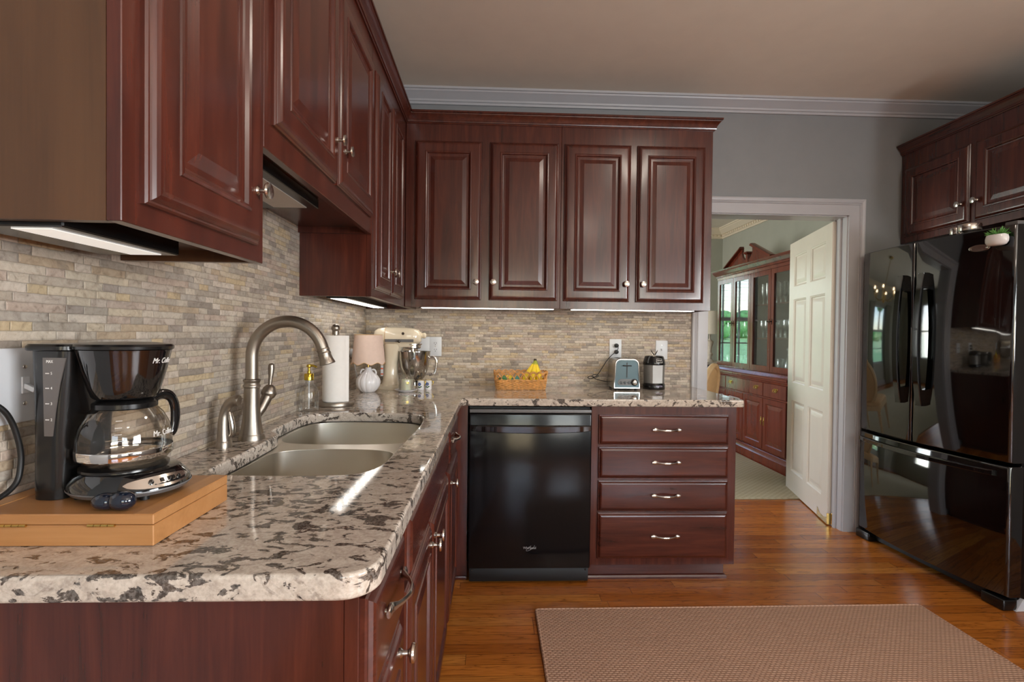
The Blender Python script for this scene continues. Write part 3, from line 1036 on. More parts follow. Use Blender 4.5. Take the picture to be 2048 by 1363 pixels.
under_light('black light bar under the cabinet nearest the camera with a lit frosted lens', 0.055, 0.195, -2.385, -2.135, 1.366, 1.3955, (0.118, 0.172, -2.375, -2.15), on='led_lens_soft')
under_light('black light bar with a pale unlit lens under the cabinet above the sink', 0.05, 0.225, -1.93, -1.49, 1.612, 1.643, (0.095, 0.195, -1.92, -1.51), on=False)
under_light('lit light bar with eight bright diodes under the corner cabinet', 0.055, 0.145, -0.90, -0.10, 1.374, 1.3955, (0.07, 0.13, -0.89, -0.11), dots=8, on='led_lens_mid')
under_light('slim lit light strip under the far wall cabinet above the fruit basket', 0.36, 1.125, -0.27, -0.20, 1.3715, 1.3955, (0.37, 1.115, -0.262, -0.208), along='x')
under_light('slim lit light strip under the far wall cabinet above the toaster', 1.21, 1.93, -0.27, -0.20, 1.3715, 1.3955, (1.22, 1.92, -0.262, -0.208), along='x')

# ------------------------------------------------------------------ base cabinets
XB = 0.600       # face frame of the sink run
YB = -0.634      # face frame of the far run
BT = 0.8775      # underside of the granite


def left_base(label, y0, y1, fronts, low0=False, low1=False):
    """fronts: (kind, y0, y1, z0, z1, hardware)"""
    off = (0.3, (y0 + y1) / 2, 0)
    t = thing('base_cabinet', label, 'cabinet', off)
    g = 0.0008
    b = MB(off)
    b.box(0.001, XB - 0.02, y0 + g, y0 + 0.018, 0.09, 0.62 if low0 else BT)   # cut down under the sink bowls
    b.box(0.001, XB - 0.02, y1 - 0.018, y1 - g, 0.09, 0.62 if low1 else BT)
    b.box(0.001, XB - 0.02, y0 + 0.018, y1 - 0.018, 0.09, 0.11)
    obj('body', b, M['cherry_v'], t, 0)
    obj('face_frame', MB(off).box(XB - 0.02, XB, y0 + g, y1 - g, 0.09, BT, 0.0012, 1), M['cherry_v'], t, 20)
    obj('toe_kick', MB(off).box(0.02, XB - 0.06, y0 + g, y1 - g, 0.0, 0.09), M['cherry_y'], t, 0)
    for kind, a, b_, z0, z1, hw in fronts:
        prof = DOORPROF if kind == 'door' else DRAWPROF
        d = panel_door('door' if kind == 'door' else ('drawer' if kind == 'drawer' else 'false_front'), (XB, a, z0), Y1, Z1, X1, b_ - a, z1 - z0, M['cherry_v' if kind == 'door' else 'cherry_y'], t, off, prof)
        if hw:
            if hw[0] == 'knob':
                knob((XB + 0.02, hw[1], hw[2]), X1, d, off)
            else:
                bow_handle((XB + 0.02, hw[1], hw[2]), Y1, X1, d, off)
    return t


left_base('cherry base cabinet nearest the camera with a bow handled drawer above a door', -2.412, -2.126, (
    ('drawer', -2.405, -2.16, 0.723, 0.869, ('bow', -2.272, 0.812)),
    ('door', -2.405, -2.16, 0.125, 0.702, ('knob', -2.22, 0.676))))
left_base('cherry sink base with a plain front rail above two knobbed doors', -2.125, -1.235, (
    ('false_front', -2.10, -1.265, 0.742, 0.868, None),
    ('door', -2.10, -1.742, 0.125, 0.72, ('knob', -1.772, 0.674)),
    ('door', -1.728, -1.265, 0.125, 0.72, ('knob', -1.698, 0.670))), low1=True)
cc = left_base('cherry corner base cabinet with a small drawer and door next to the dishwasher', -1.234, -0.002, (
    ('drawer', -1.21, -0.80, 0.73, 0.868, ('bow', -1.09, 0.815)),
    ('door', -1.21, -0.80, 0.125, 0.71, ('knob', -1.165, 0.655))), low0=True)
off = (0.3, (-1.234 - 0.002) / 2, 0)
obj('corner_filler', MB(off).box(XB, 0.655, YB, YB + 0.02, 0.09, BT), M['cherry_v'], cc, 0)
obj('filler_toe', MB(off).box(XB - 0.06, 0.655, YB + 0.05, YB + 0.07, 0.0, 0.09).box(XB - 0.045, 0.655, YB + 0.035, YB + 0.05, 0.0, 0.018, 0.005), M['cherry_x'], cc, 20)

# drawer base at the end of the far run
DX0, DX1 = 1.2645, 1.992
off = ((DX0 + DX1) / 2, -0.3, 0)
t = thing('drawer_base', 'four drawer cherry base cabinet beside the dishwasher', 'cabinet', off)
b = MB(off)
b.box(DX0, DX0 + 0.018, YB + 0.02, -0.001, 0.09, BT)
b.box(DX1 - 0.018, DX1, YB + 0.02, -0.001, 0.09, BT)
b.box(DX0 + 0.018, DX1 - 0.018, YB + 0.02, -0.001, 0.09, 0.11)
obj('body', b, M['cherry_v'], t, 0)
obj('face_frame', MB(off).box(DX0, DX1, YB, YB + 0.02, 0.088, BT, 0.0012, 1), M['cherry_v'], t, 20)
for z0, z1, zh in ((0.690, 0.838, 0.765), (0.523, 0.678, 0.604), (0.361, 0.513, 0.440), (0.124, 0.353, 0.238)):
    d = panel_door('drawer', (1.299, YB, z0), X1, Z1, -Y1, 0.651, z1 - z0, M['cherry_x'], t, off, DRAWPROF)
    bow_handle((1.634, YB - 0.02, zh), X1, -Y1, d, off)
mb = MB(off).box(DX0, DX1 - 0.03, YB + 0.05, -0.02, 0.0, 0.088)
mb.sweep([(0, 0), (-0.013, 0), (-0.013, 0.008), (-0.008, 0.016), (0, 0.02)], [(DX0, YB + 0.05, 0), (DX1 - 0.03, YB + 0.05, 0), (DX1 - 0.03, -0.02, 0)], (0, 0, 1))
obj('plinth', mb, M['cherry_x'], t, 25)

# dishwasher
off = (0.96, -0.33, 0)
t = thing('dishwasher', 'black built in dishwasher between the corner cabinet and the drawers', 'dishwasher', off)
obj('tub', MB(off).box(0.662, 1.262, -0.61, -0.02, 0.06, 0.868), M['black_matte'], t, 0)
obj('door', MB(off).box(0.664, 1.260, -0.662, -0.611, 0.085, 0.842, 0.006, 3), M['black_dw'], t, 30)
obj('control_edge', MB(off).box(0.664, 1.260, -0.658, -0.611, 0.845, 0.862, 0.003, 2), M['grey_plastic'], t, 30)
lo = []
for k in range(21):
    f = k / 20
    x = 0.669 + f * 0.586
    bow = 4 * f * (1 - f)
    yo = -0.6625 - 0.006 - 0.020 * bow ** 0.6
    zt, zb = 0.787, 0.757 - 0.008 * bow
    lo.append([(x, -0.6615, zt), (x, yo + 0.004, zt), (x, yo, zt - 0.004), (x, yo + 0.002, zb + 0.004), (x, yo + 0.008, zb), (x, -0.6615, zb)])
obj('handle', MB(off).loft(lo), M['black_gloss'], t, 40)
obj('kick_plate', MB(off).box(0.668, 1.256, -0.64, -0.60, 0.012, 0.082, 0.004, 2), M['black_matte'], t, 30)
for x in (0.682, 1.242):
    obj('screw', MB(off).lathe([(0.0, 0.003), (0.004, 0.0025), (0.005, 0.0)], 12, (x, -0.64, 0.07), (0, -1, 0)), M['black_gloss'], t, 30)
lg = MB(off)
lg.text('Whirlpool', 0.0165, lambda x, y, z: (0.963 + x * 0.92, -0.6624 - z, 0.187 + y), 0.0004)
sw = [(0.963 + 0.026 * math.cos(a) * (1 if True else 0), -0.6626, 0.188 + 0.006 + 0.020 * math.sin(a)) for a in [R(200 + 10 * i) for i in range(24)]]
ring = []
for i in range(40):
    a = 2 * PI * i / 39 * 0.80 + 1.2
    ca, sa = 0.024 * math.cos(a), 0.007 * math.sin(a)
    ring.append((0.967 + ca * 0.83 - sa * 0.55, -0.6626, 0.187 + ca * 0.55 + sa * 0.83))
lg.tube(ring, 0.0007, 6)
obj('logo', lg, M['grey_marks'], t, 0)

# ------------------------------------------------------------------ granite counter with the sink cut out


def curve_plate(outer, holes, z0, z1, bev, seg=3):
    cu = bpy.data.curves.new('plate', 'CURVE')
    cu.dimensions = '2D'
    cu.fill_mode = 'BOTH'
    for lp in [outer] + holes:
        sp = cu.splines.new('POLY')
        sp.points.add(len(lp) - 1)
        for p, q in zip(sp.points, lp):
            p.co = (q[0], q[1], 0, 1)
        sp.use_cyclic_u = True
    cu.extrude = (z1 - z0) / 2 - bev
    cu.bevel_depth = bev
    cu.bevel_resolution = seg
    cu.offset = -bev
    o = bpy.data.objects.new('plate', cu)
    COL.objects.link(o)
    me = bpy.data.meshes.new_from_object(o.evaluated_get(bpy.context.evaluated_depsgraph_get()))
    V = [(v.co.x, v.co.y, v.co.z + (z0 + z1) / 2) for v in me.vertices]
    F = [tuple(p.vertices) for p in me.polygons]
    bpy.data.objects.remove(o)
    bpy.data.curves.remove(cu)
    bpy.data.meshes.remove(me)
    return V, F


def arc(cx, cy, r, a0, a1, n=8):
    return [(cx + r * math.cos(R(a0 + (a1 - a0) * k / n)), cy + r * math.sin(R(a0 + (a1 - a0) * k / n))) for k in range(n + 1)]


def weighted(o):
    m = o.modifiers.new('weighted_normals', 'WEIGHTED_NORMAL')
    m.keep_sharp = True
    m.weight = 100
    return o


CX, CY, CYN, CXR = 0.625, -0.655, -2.431, 2.023
outer = [(0.001, CYN), (0.4, CYN)] + arc(CX - 0.05, CYN + 0.05, 0.05, -90, 0) + [(CX, -1.5), (CX, CY - 0.006), (CX + 0.006, CY)] + [(1.3, CY)] + arc(CXR - 0.012, CY + 0.012, 0.012, -90, 0, 4) + [(CXR, -0.001), (1.0, -0.001), (0.001, -0.001), (0.001, -1.2)]
SH = catmull([(0.135, -1.90), (0.134, -1.75), (0.126, -1.56), (0.105, -1.505), (0.078, -1.47), (0.070, -1.33), (0.073, -1.21), (0.10, -1.14), (0.17, -1.113), (0.30, -1.108), (0.42, -1.122), (0.485, -1.15), (0.517, -1.22), (0.527, -1.36), (0.523, -1.56), (0.518, -1.72), (0.513, -1.87), (0.48, -1.95), (0.40, -1.972), (0.25, -1.972), (0.16, -1.955)], 6, True)
SH = [(v.x, v.y) for v in SH]
V, F = curve_plate(outer, [SH], 0.878, CT, 0.006)
mb = MB((0.3, -0.6, 0.878)).add(V, F)
counter = weighted(obj('countertop', mb, M['granite'], None, 40))
counter.location = (0.3, -0.6, 0.878)
tag(counter, 'speckled beige and brown granite worktop turning the corner', 'countertop')

# sink : a flange under the granite and two bowls
off = (0.31, -1.54, 0.68)
sink = thing('kitchen_sink', 'stainless double bowl sink set under the granite', 'sink', off)


def superloop(P, n=6):
    return [(v.x, v.y) for v in catmull(P, n, True)]


big = superloop([(0.095, -1.44), (0.082, -1.36), (0.083, -1.22), (0.11, -1.15), (0.18, -1.122), (0.30, -1.118), (0.42, -1.13), (0.478, -1.16), (0.508, -1.23), (0.516, -1.36), (0.505, -1.45), (0.46, -1.492), (0.30, -1.505), (0.15, -1.492)])
small = superloop([(0.142, -1.90), (0.138, -1.75), (0.140, -1.65), (0.17, -1.595), (0.25, -1.572), (0.34, -1.568), (0.43, -1.578), (0.482, -1.61), (0.503, -1.68), (0.504, -1.80), (0.496, -1.89), (0.46, -1.945), (0.33, -1.962), (0.19, -1.95)])
fl_out = [(0.04, -1.995), (0.555, -1.995), (0.555, -1.085), (0.04, -1.085)]
V, F = curve_plate(fl_out, [big, small], 0.8745, 0.8775, 0.0008, 1)
weighted(obj('flange', MB(off).add(V, F), M['steel_x'], sink, 40))
for nm, lp, dep in (('bowl', big, 0.20), ('bowl', small, 0.17)):
    c = (sum(p[0] for p in lp) / len(lp), sum(p[1] for p in lp) / len(lp))
    loops = []
    for s, z in ((1.0, 0.876), (1.0, 0.872), (0.992, 0.80), (0.98, 0.876 - dep + 0.04), (0.955, 0.876 - dep + 0.015), (0.90, 0.876 - dep + 0.003), (0.5, 0.876 - dep), (0.12, 0.876 - dep - 0.002)):
        loops.append([(c[0] + (p[0] - c[0]) * s, c[1] + (p[1] - c[1]) * s, z) for p in lp])
    bo = obj(nm, MB(off).loft(loops, True, cap0=False, cap1=False), M['steel_x'], sink, 50)
    obj('drain', MB(off).lathe([(0.046, 0.002), (0.042, 0.004), (0.03, 0.001), (0.0, 0.0)], 24, (c[0], c[1], 0.876 - dep - 0.001)), M['chrome'], bo, 40)
# ------------------------------------------------------------------ faucet
t = thing('kitchen_faucet', 'tall brushed nickel gooseneck faucet beside the sink', 'faucet', (0.074, -1.60, CT))
obj('base', MB().lathe([(0.0, 0.0), (0.036, 0.0), (0.036, 0.004), (0.034, 0.010), (0.034, 0.014), (0.0325, 0.016)], 28), M['nickel'], t, 40)
obj('body', MB().lathe([(0.0325, 0.016), (0.029, 0.03), (0.0245, 0.06), (0.0215, 0.10), (0.0205, 0.14), (0.0205, 0.150), (0.0235, 0.153), (0.0235, 0.157), (0.021, 0.160), (0.021, 0.166), (0.0235, 0.169), (0.0235, 0.173), (0.0185, 0.176)], 28), M['nickel'], t, 40)
pts = [(0, 0, 0.17), (0, 0, 0.20), (0, 0, 0.225)]
Rg = 0.103
for k in range(25):
    a = R(180 - 162 * k / 24)
    pts.append((Rg + Rg * math.cos(a), 0, 0.241 + Rg * math.sin(a)))
d = Vector((math.sin(R(18)), 0, -math.cos(R(18))))
e = Vector(pts[-1])
pts.append(tuple(e + d * 0.012))
obj('spout', MB().tube(pts, 0.0172, 20), M['nickel'], t, 60)
e = e + d * 0.008
obj('spray_head', MB().lathe([(0.0172, 0.0), (0.0185, 0.002), (0.0185, 0.005), (0.0175, 0.007), (0.0175, 0.012), (0.0190, 0.014), (0.0190, 0.017), (0.0178, 0.020), (0.0195, 0.034), (0.0225, 0.044), (0.0225, 0.047), (0.019, 0.048), (0.0, 0.047)], 24, e, d), M['nickel'], t, 40)
h = MB()
h.tube([(0.0, 0.012, 0.055), (0.012, 0.035, 0.085), (0.02, 0.055, 0.118)], [0.013, 0.014, 0.016], 16)
h.lathe([(0.016, -0.012), (0.022, 0.0), (0.0225, 0.004), (0.0205, 0.010), (0.018, 0.018), (0.011, 0.026), (0.0, 0.030)], 22, (0.022, 0.06, 0.125), (0.15, 0.1, 1))
h.tube([(0.024, 0.062, 0.15), (0.026, 0.064, 0.175), (0.027, 0.066, 0.20), (0.027, 0.066, 0.212)], [0.0055, 0.0065, 0.0095, 0.0085], 14)
h.lathe([(0.0085, 0.0), (0.0065, 0.004), (0.0, 0.006)], 14, (0.027, 0.066, 0.212))
obj('lever_handle', h, M['nickel'], t, 50)

t = thing('side_sprayer', 'short brushed nickel side sprayer left of the gooseneck faucet', 'sprayer', (0.052, -1.708, CT))
t.scale = (0.74, 0.86, 0.87)
obj('base', MB().lathe([(0.0, 0.0), (0.026, 0.0), (0.026, 0.018), (0.0235, 0.021)], 24), M['nickel'], t, 40)
pts = catmull([(0, 0, 0.02), (-0.001, 0, 0.05), (0.0, 0, 0.09), (0.006, 0, 0.115), (0.018, 0, 0.134), (0.036, 0, 0.145), (0.046, 0, 0.146)], 5)
rad = [0.0235 - 0.0065 * min(1, i / 12) for i in range(len(pts))]
obj('wand', MB().tube(pts, rad, 20), M['nickel'], t, 60)
obj('nozzle', MB().lathe([(0.0175, 0.0), (0.0185, 0.004), (0.0165, 0.010), (0.0, 0.008)], 20, (0.044, 0, 0.146), (1, 0, -0.12)), M['nickel'], t, 40)
pts = catmull([(0.014, 0, 0.118), (0.022, 0, 0.10), (0.029, 0, 0.07), (0.030, 0, 0.045), (0.020, 0, 0.034)], 5)
n = len(pts)
obj('trigger', MB().tube(pts, [0.004 + 0.006 * math.sin(PI * i / (n - 1)) for i in range(n)], 12), M['satin'], t, 60)

# soap bottle
t = thing('soap_dispenser', 'ribbed clear glass soap bottle with a gold pump', 'soap dispenser', (0.044, -1.065, CT))
loops = []
for r, z in ((0.033, 0.0), (0.036, 0.003), (0.0365, 0.01), (0.0365, 0.072), (0.034, 0.085), (0.026, 0.098), (0.017, 0.106), (0.0145, 0.112), (0.0145, 0.128)):
    fl = 0.022 if z < 0.09 else 0.0
    loops.append([(r * (1 + fl * math.cos(14 * a)) * math.cos(a), r * (1 + fl * math.cos(14 * a)) * math.sin(a), z) for a in [2 * PI * k / 84 for k in range(84)]])
obj('bottle', MB().loft(loops, True, cap0=True, cap1=False), M['clear_glass'], t, 40)
obj('dip_tube', MB().tube([(0, 0, 0.008), (0, 0, 0.12)], 0.002, 8), M['white_plastic'], t, 60)
p = MB().lathe([(0.0165, 0.122), (0.0185, 0.123), (0.0185, 0.146), (0.0165, 0.149), (0.007, 0.150), (0.007, 0.158), (0.0045, 0.159), (0.0045, 0.172), (0.009, 0.174), (0.010, 0.178), (0.008, 0.184), (0.0, 0.186)], 22)
p.tube([(0.0, 0, 0.181), (0.018, -0.004, 0.180), (0.032, -0.007, 0.175)], [0.0052, 0.0045, 0.0038], 12)
obj('pump', p, M['gold'], t, 40)

# paper towel
t = thing('towel_holder', 'brushed nickel paper towel stand with a ball finial', 'paper towel holder', (0.098, -0.905, CT))
obj('base', MB().lathe([(0.0, 0.0), (0.079, 0.0), (0.080, 0.003), (0.080, 0.014), (0.077, 0.018), (0.0, 0.018)], 40), M['nickel'], t, 40)
obj('rod', MB().lathe([(0.006, 0.018), (0.006, 0.302), (0.015, 0.303), (0.015, 0.318), (0.012, 0.320)], 20), M['nickel'], t, 40)
obj('finial', MB().lathe([(max(1e-5, 0.0185 * math.sin(PI * k / 12)), 0.331 - 0.0185 * math.cos(PI * k / 12)) for k in range(13)], 22), M['nickel'], t, 60)
rl = MB().lathe([(0.019, 0.0), (0.051, 0.0), (0.053, 0.002), (0.053, 0.279), (0.051, 0.281), (0.019, 0.281), (0.019, 0.0)], 48)
rl.loft([[(0.053 * math.cos(R(a)), 0.053 * math.sin(R(a)), z) for z in (0.0, 0.281)] for a in (-40, -30, -20)] + [[(0.060, -0.010, z) for z in (0.0, 0.281)]], closed=False, cap=False)
o = obj('paper_towel_roll', rl, M['paper'], None, 40)
o.location = (0.098, -0.905, CT + 0.0185)
tag(o, 'full roll of white paper towel on the nickel stand', 'paper towel')

# lamp
t = thing('table_lamp', 'small table lamp with a scalloped pink shade and white gourd base', 'lamp', (0.118, -0.42, CT))
loops = []
for r, z in ((0.030, 0.0), (0.034, 0.002), (0.048, 0.014), (0.060, 0.034), (0.0635, 0.052), (0.060, 0.070), (0.048, 0.088), (0.033, 0.101), (0.021, 0.111), (0.0165, 0.120), (0.0155, 0.130), (0.012, 0.132)):
    loops.append([(r * (1 - 0.045 * abs(math.cos(6 * a)) ** 6) * math.cos(a), r * (1 - 0.045 * abs(math.cos(6 * a)) ** 6) * math.sin(a), z) for a in [2 * PI * k / 96 for k in range(96)]])
obj('base', MB().loft(loops), M['ceramic'], t, 50)
h = MB()
for s in (-1, 1):
    h.tube(catmull([(s * 0.018, 0, 0.118), (s * 0.032, 0, 0.118), (s * 0.040, 0, 0.104), (s * 0.038, 0, 0.094)], 5), 0.0045, 10)
obj('side_loop', h, M['ceramic'], t, 60)
obj('stem', MB().tube([(0, 0, 0.13), (0, 0, 0.20)], 0.005, 10), M['brass'], t, 60)
loops = []
N = 120
top = [(0.071 * math.cos(2 * PI * k / N), 0.071 * math.sin(2 * PI * k / N), 0.302) for k in range(N)]
for f in (0, 0.25, 0.5, 0.75, 1.0):
    r = 0.071 + 0.015 * f
    loops.append([(r * math.cos(2 * PI * k / N), r * math.sin(2 * PI * k / N), 0.302 - f * (0.150 - 0.006 * math.cos(8 * 2 * PI * k / N))) for k in range(N)])
inner = [[(x * 0.975, y * 0.975, z) for x, y, z in lp] for lp in reversed(loops)]
obj('shade', MB().loft(loops + inner, True, cap=False), M['linen_pink'], t, 50)
mb = MB()
lp = [Vector((0.0867 * math.cos(2 * PI * k / N), 0.0867 * math.sin(2 * PI * k / N), 0.302 - (0.150 - 0.006 * math.cos(8 * 2 * PI * k / N)))) for k in range(N)]
mb.tube(lp, 0.0016, 6, closed=True)
obj('top_trim', MB().tube([(0.0713 * math.cos(2 * PI * k / N), 0.0713 * math.sin(2 * PI * k / N), 0.302) for k in range(N)], 0.0014, 6, closed=True), M['chair_cloth'], t, 60)
obj('shade_trim', mb, M['chair_cloth'], t, 60)
# plug and lead for the lamp on the side wall
t = thing('wall_plug', 'white round plug with a looped lead on the tile behind the lamp', 'plug', (0.0, -0.33, 1.115))
obj('plug_body', MB().lathe([(0.022, 0.0), (0.024, 0.003), (0.024, 0.026), (0.020, 0.032), (0.0, 0.033)], 24, (0.0006, 0, 0), (1, 0, 0)), M['white_plastic'], t, 40)
c = MB().tube(catmull([(0.024, 0, 0.018), (0.022, 0.02, 0.05), (0.02, 0.06, 0.066), (0.03, 0.09, 0.04), (0.03, 0.10, -0.03)], 6), 0.0045, 8)
c.tube(catmull([(0.02, -0.012, -0.02), (0.03, -0.02, -0.08), (0.045, -0.01, -0.15), (0.055, 0.01, -0.19), (0.065, -0.02, -0.1985)], 6), 0.0022, 8)
obj('lead', c, M['white_plastic'], t, 60)

# ------------------------------------------------------------------ stand mixer
t = thing('stand_mixer', 'cream stand mixer with a steel bowl in the tiled corner', 'stand mixer', (0.245, -0.235, CT))
# local x forward (to the right), origin below the column front
b = MB()
lo = []
for z, s in ((0.0, 1.0), (0.006, 1.02), (0.018, 1.0), (0.026, 0.94)):
    lp = []
    for k in range(40):
        a = 2 * PI * k / 40
        x = 0.115 * s * math.cos(a)
        wy = 0.098 * s * (1.0 if math.cos(a) > 0 else 0.82)
        lp.append((-0.010 + x, wy * math.sin(a) * (0.9 + 0.1 * math.cos(a)), z))
    lo.append(lp)
b.loft(lo)
obj('base', b, M['cream_enamel'], t, 50)
b = MB()
lo = []
for z, cx, w, dd in ((0.018, -0.045, 0.105, 0.13), (0.04, -0.047, 0.085, 0.105), (0.09, -0.046, 0.074, 0.088), (0.15, -0.043, 0.074, 0.086), (0.20, -0.036, 0.088, 0.095), (0.235, -0.03, 0.11, 0.10), (0.252, -0.025, 0.12, 0.10)):
    lo.append(rrect(w, dd, min(w, dd) * 0.42, 6, z, (cx, 0)))
b.loft(lo)
obj('column', b, M['cream_enamel'], t, 60)
# head: body of revolution-like loft along x
b = MB()
lo = []
for x, hz, wy, cz in ((-0.142, 0.004, 0.004, 0.292), (-0.140, 0.022, 0.022, 0.292), (-0.132, 0.036, 0.038, 0.293), (-0.112, 0.046, 0.050, 0.294), (-0.08, 0.0505, 0.057, 0.294), (-0.02, 0.052, 0.060, 0.294), (0.04, 0.051, 0.059, 0.294), (0.085, 0.047, 0.055, 0.293), (0.108, 0.040, 0.047, 0.292), (0.120, 0.028, 0.034, 0.290), (0.124, 0.018, 0.022, 0.290)):
    lp = []
    for k in range(36):
        a = 2 * PI * k / 36
        sq = 0.8
        cy = math.copysign(abs(math.cos(a)) ** sq, math.cos(a))
        sz = math.copysign(abs(math.sin(a)) ** sq, math.sin(a))
        lp.append((x, wy * cy, cz + hz * sz))
    lo.append(lp)
b.loft(lo)
head = obj('head', b, M['cream_enamel'], t, 60)
obj('rear_seam', MB().tube([(-0.071, 0.0595 * math.copysign(abs(math.cos(2 * PI * k / 40)) ** 0.8, math.cos(2 * PI * k / 40)), 0.294 + 0.0517 * math.copysign(abs(math.sin(2 * PI * k / 40)) ** 0.8, math.sin(2 * PI * k / 40))) for k in range(40)], 0.0012, 6, closed=True), M['chair_cloth'], head, 60)
# trim band on both flanks
bd = MB()
for s in (-1, 1):
    bd.box(-0.068, 0.088, s * 0.0595 - 0.0035, s * 0.0595 + 0.0035, 0.263, 0.279)
obj('trim_band', bd, M['grey_plastic'], head, 30)
kb = MB()
for s in (-1, 1):
    kb.lathe([(0.0045, 0), (0.0045, 0.008), (0.0085, 0.010), (0.0085, 0.016), (0.005, 0.020), (0.0, 0.0205)], 16, (0.012, s * 0.063, 0.268), (0, s, 0))
obj('speed_knob', kb, M['black_gloss'], head, 50)
bg = MB().lathe([(0.0, 0.004), (0.0072, 0.004), (0.008, 0.0)], 20, (0.030, -0.0565, 0.310), (0, -1, 0.22))
obj('badge', bg, M['dark_mark'], head, 40)
obj('hub_knob', MB().lathe([(0.020, -0.006), (0.020, 0.004), (0.0145, 0.006), (0.0145, 0.014), (0.016, 0.016), (0.016, 0.026), (0.010, 0.032), (0.0, 0.033)], 22, (0.118, 0, 0.300), (1, 0, 0)), M['cream_enamel'], head, 40)
obj('planetary', MB().lathe([(0.052, 0.254), (0.052, 0.248), (0.046, 0.245), (0.046, 0.231), (0.040, 0.227), (0.012, 0.226), (0.012, 0.20), (0.0, 0.20)], 30, (0.075, 0, 0)), M['satin'], head, 40)
neck = MB().loft([rrect(0.13, 0.09, 0.035, 6, 0.236, (0.045, 0)), rrect(0.16, 0.105, 0.045, 6, 0.256, (0.03, 0))])
obj('head_underside', neck, M['cream_enamel'], head, 60)
pr_ = [(0.036, 0.002), (0.036, 0.02), (0.030, 0.024), (0.046, 0.032), (0.066, 0.060), (0.080, 0.105), (0.087, 0.155), (0.0885, 0.190), (0.0915, 0.191), (0.0915, 0.194), (0.087, 0.1935), (0.085, 0.155), (0.078, 0.106), (0.064, 0.062), (0.044, 0.035), (0.0, 0.030)]
bowl = obj('bowl', MB().lathe(pr_, 48, (0.085, 0, 0.018)), M['bowl_steel'], t, 50)
obj('bowl_handle', MB().tube(catmull([(0.170, 0, 0.175), (0.195, 0, 0.178), (0.208, 0, 0.160), (0.207, 0, 0.12), (0.196, 0, 0.085), (0.168, 0, 0.078)], 6), 0.0075, 12, flat=0.5, ref=(0, 1, 0)), M['chrome'], bowl, 60)
obj('beater', MB().tube(catmull([(0.075, 0, 0.205), (0.075, 0.0, 0.17), (0.048, 0, 0.14), (0.052, 0, 0.09), (0.075, 0, 0.065), (0.098, 0, 0.09), (0.102, 0, 0.14), (0.075, 0, 0.17)], 5), 0.005, 8), M['satin'], t, 60)
tg = MB()
tg.box(-0.090, -0.076, -0.060, -0.059, 0.075, 0.150)
obj('paper_tag', tg, M['white_plastic'], t, 0)
tg = MB()
for z in (0.082, 0.112, 0.135):
    tg.box(-0.0895, -0.0765, -0.0608, -0.0601, z, z + 0.007)
obj('tag_print', tg, M['red_marks'], t, 0)

# candle on a dish
o = obj('candle_dish', MB().lathe([(0.0, 0.0), (0.036, 0.0), (0.040, 0.003), (0.058, 0.010), (0.060, 0.013), (0.057, 0.012), (0.040, 0.0055), (0.0, 0.005)], 40), M['ceramic'], None, 50)
o.location = (0.312, -0.392, CT)
tag(o, 'shallow white dish under the candle jar', 'dish')
t = thing('candle_jar', 'glass jar candle of cream wax on the white dish', 'candle', (0.312, -0.392, CT + 0.0056))
obj('jar', MB().lathe([(0.0, 0.0), (0.038, 0.0), (0.0405, 0.003), (0.0405, 0.082), (0.039, 0.084), (0.0375, 0.082), (0.0375, 0.006), (0.0, 0.006)], 36), M['clear_glass'], t, 40)
obj('wax', MB().lathe([(0.0, 0.0065), (0.037, 0.0065), (0.037, 0.060), (0.0, 0.059)], 36), M['wax'], t, 40)
obj('wick', MB().tube([(0, 0, 0.058), (0.001, 0, 0.068)], 0.0008, 6), M['dark_mark'], t, 60)
obj('seal', MB().lathe([(0.0, 0.0014), (0.0065, 0.0012), (0.0075, 0.0)], 18, (0.014, -0.0382, 0.045), (0.34, -0.94, 0)), M['brass'], t, 40)

# two small flowered cups
for i, (x, y, lb) in enumerate(((0.375, -0.292, 'small white cup with a blue flower, nearer the candle jar'), (0.416, -0.278, 'small white cup with a blue flower, farther right of the candle jar'))):
    t = thing('flowered_cup', lb, 'cup', (x, y, CT), 0, 'small flowered cups')
    obj('cup', MB().lathe([(0.0, 0.0), (0.017, 0.0), (0.0185, 0.003), (0.0185, 0.050), (0.0195, 0.053), (0.017, 0.052), (0.0165, 0.006), (0.0, 0.005)], 28), M['ceramic'], t, 50)
    obj('gilt_handle', MB().tube(catmull([(0.018, 0, 0.048), (0.025, 0, 0.046), (0.026, 0, 0.034), (0.018, 0, 0.024)], 5), 0.002, 8), M['gold'], t, 60)
    obj('gilt_rim', MB().tube([(0.0192 * math.cos(2 * PI * k / 28), 0.0192 * math.sin(2 * PI * k / 28), 0.053) for k in range(28)], 0.001, 6, closed=True), M['gold'], t, 60)
    fm = MB()
    for k in range(6):
        a = k * PI / 3
        fm.ellipsoid((-0.004 + 0.005 * math.cos(a), -0.0178, 0.032 + 0.006 * math.sin(a)), (0.0038, 0.0016, 0.0042), 10, 6)
    obj('flower', fm, M['ceramic_blue'], t, 60)
    fm = MB()
    for dx, dz in ((-0.002, 0.014), (0.004, 0.018), (-0.008, 0.016)):
        fm.ellipsoid((dx, -0.0180, dz), (0.005, 0.0014, 0.0032), 10, 6)
    obj('leaves', fm, M['leaf_green'], t, 60)

# ------------------------------------------------------------------ fruit basket
BX, BY, BW, BD, BH = 0.934, -0.205, 0.276, 0.135, 0.105
t = thing('fruit_basket', 'honey wicker basket holding fruit against the tiled wall', 'basket', (BX, BY, CT))


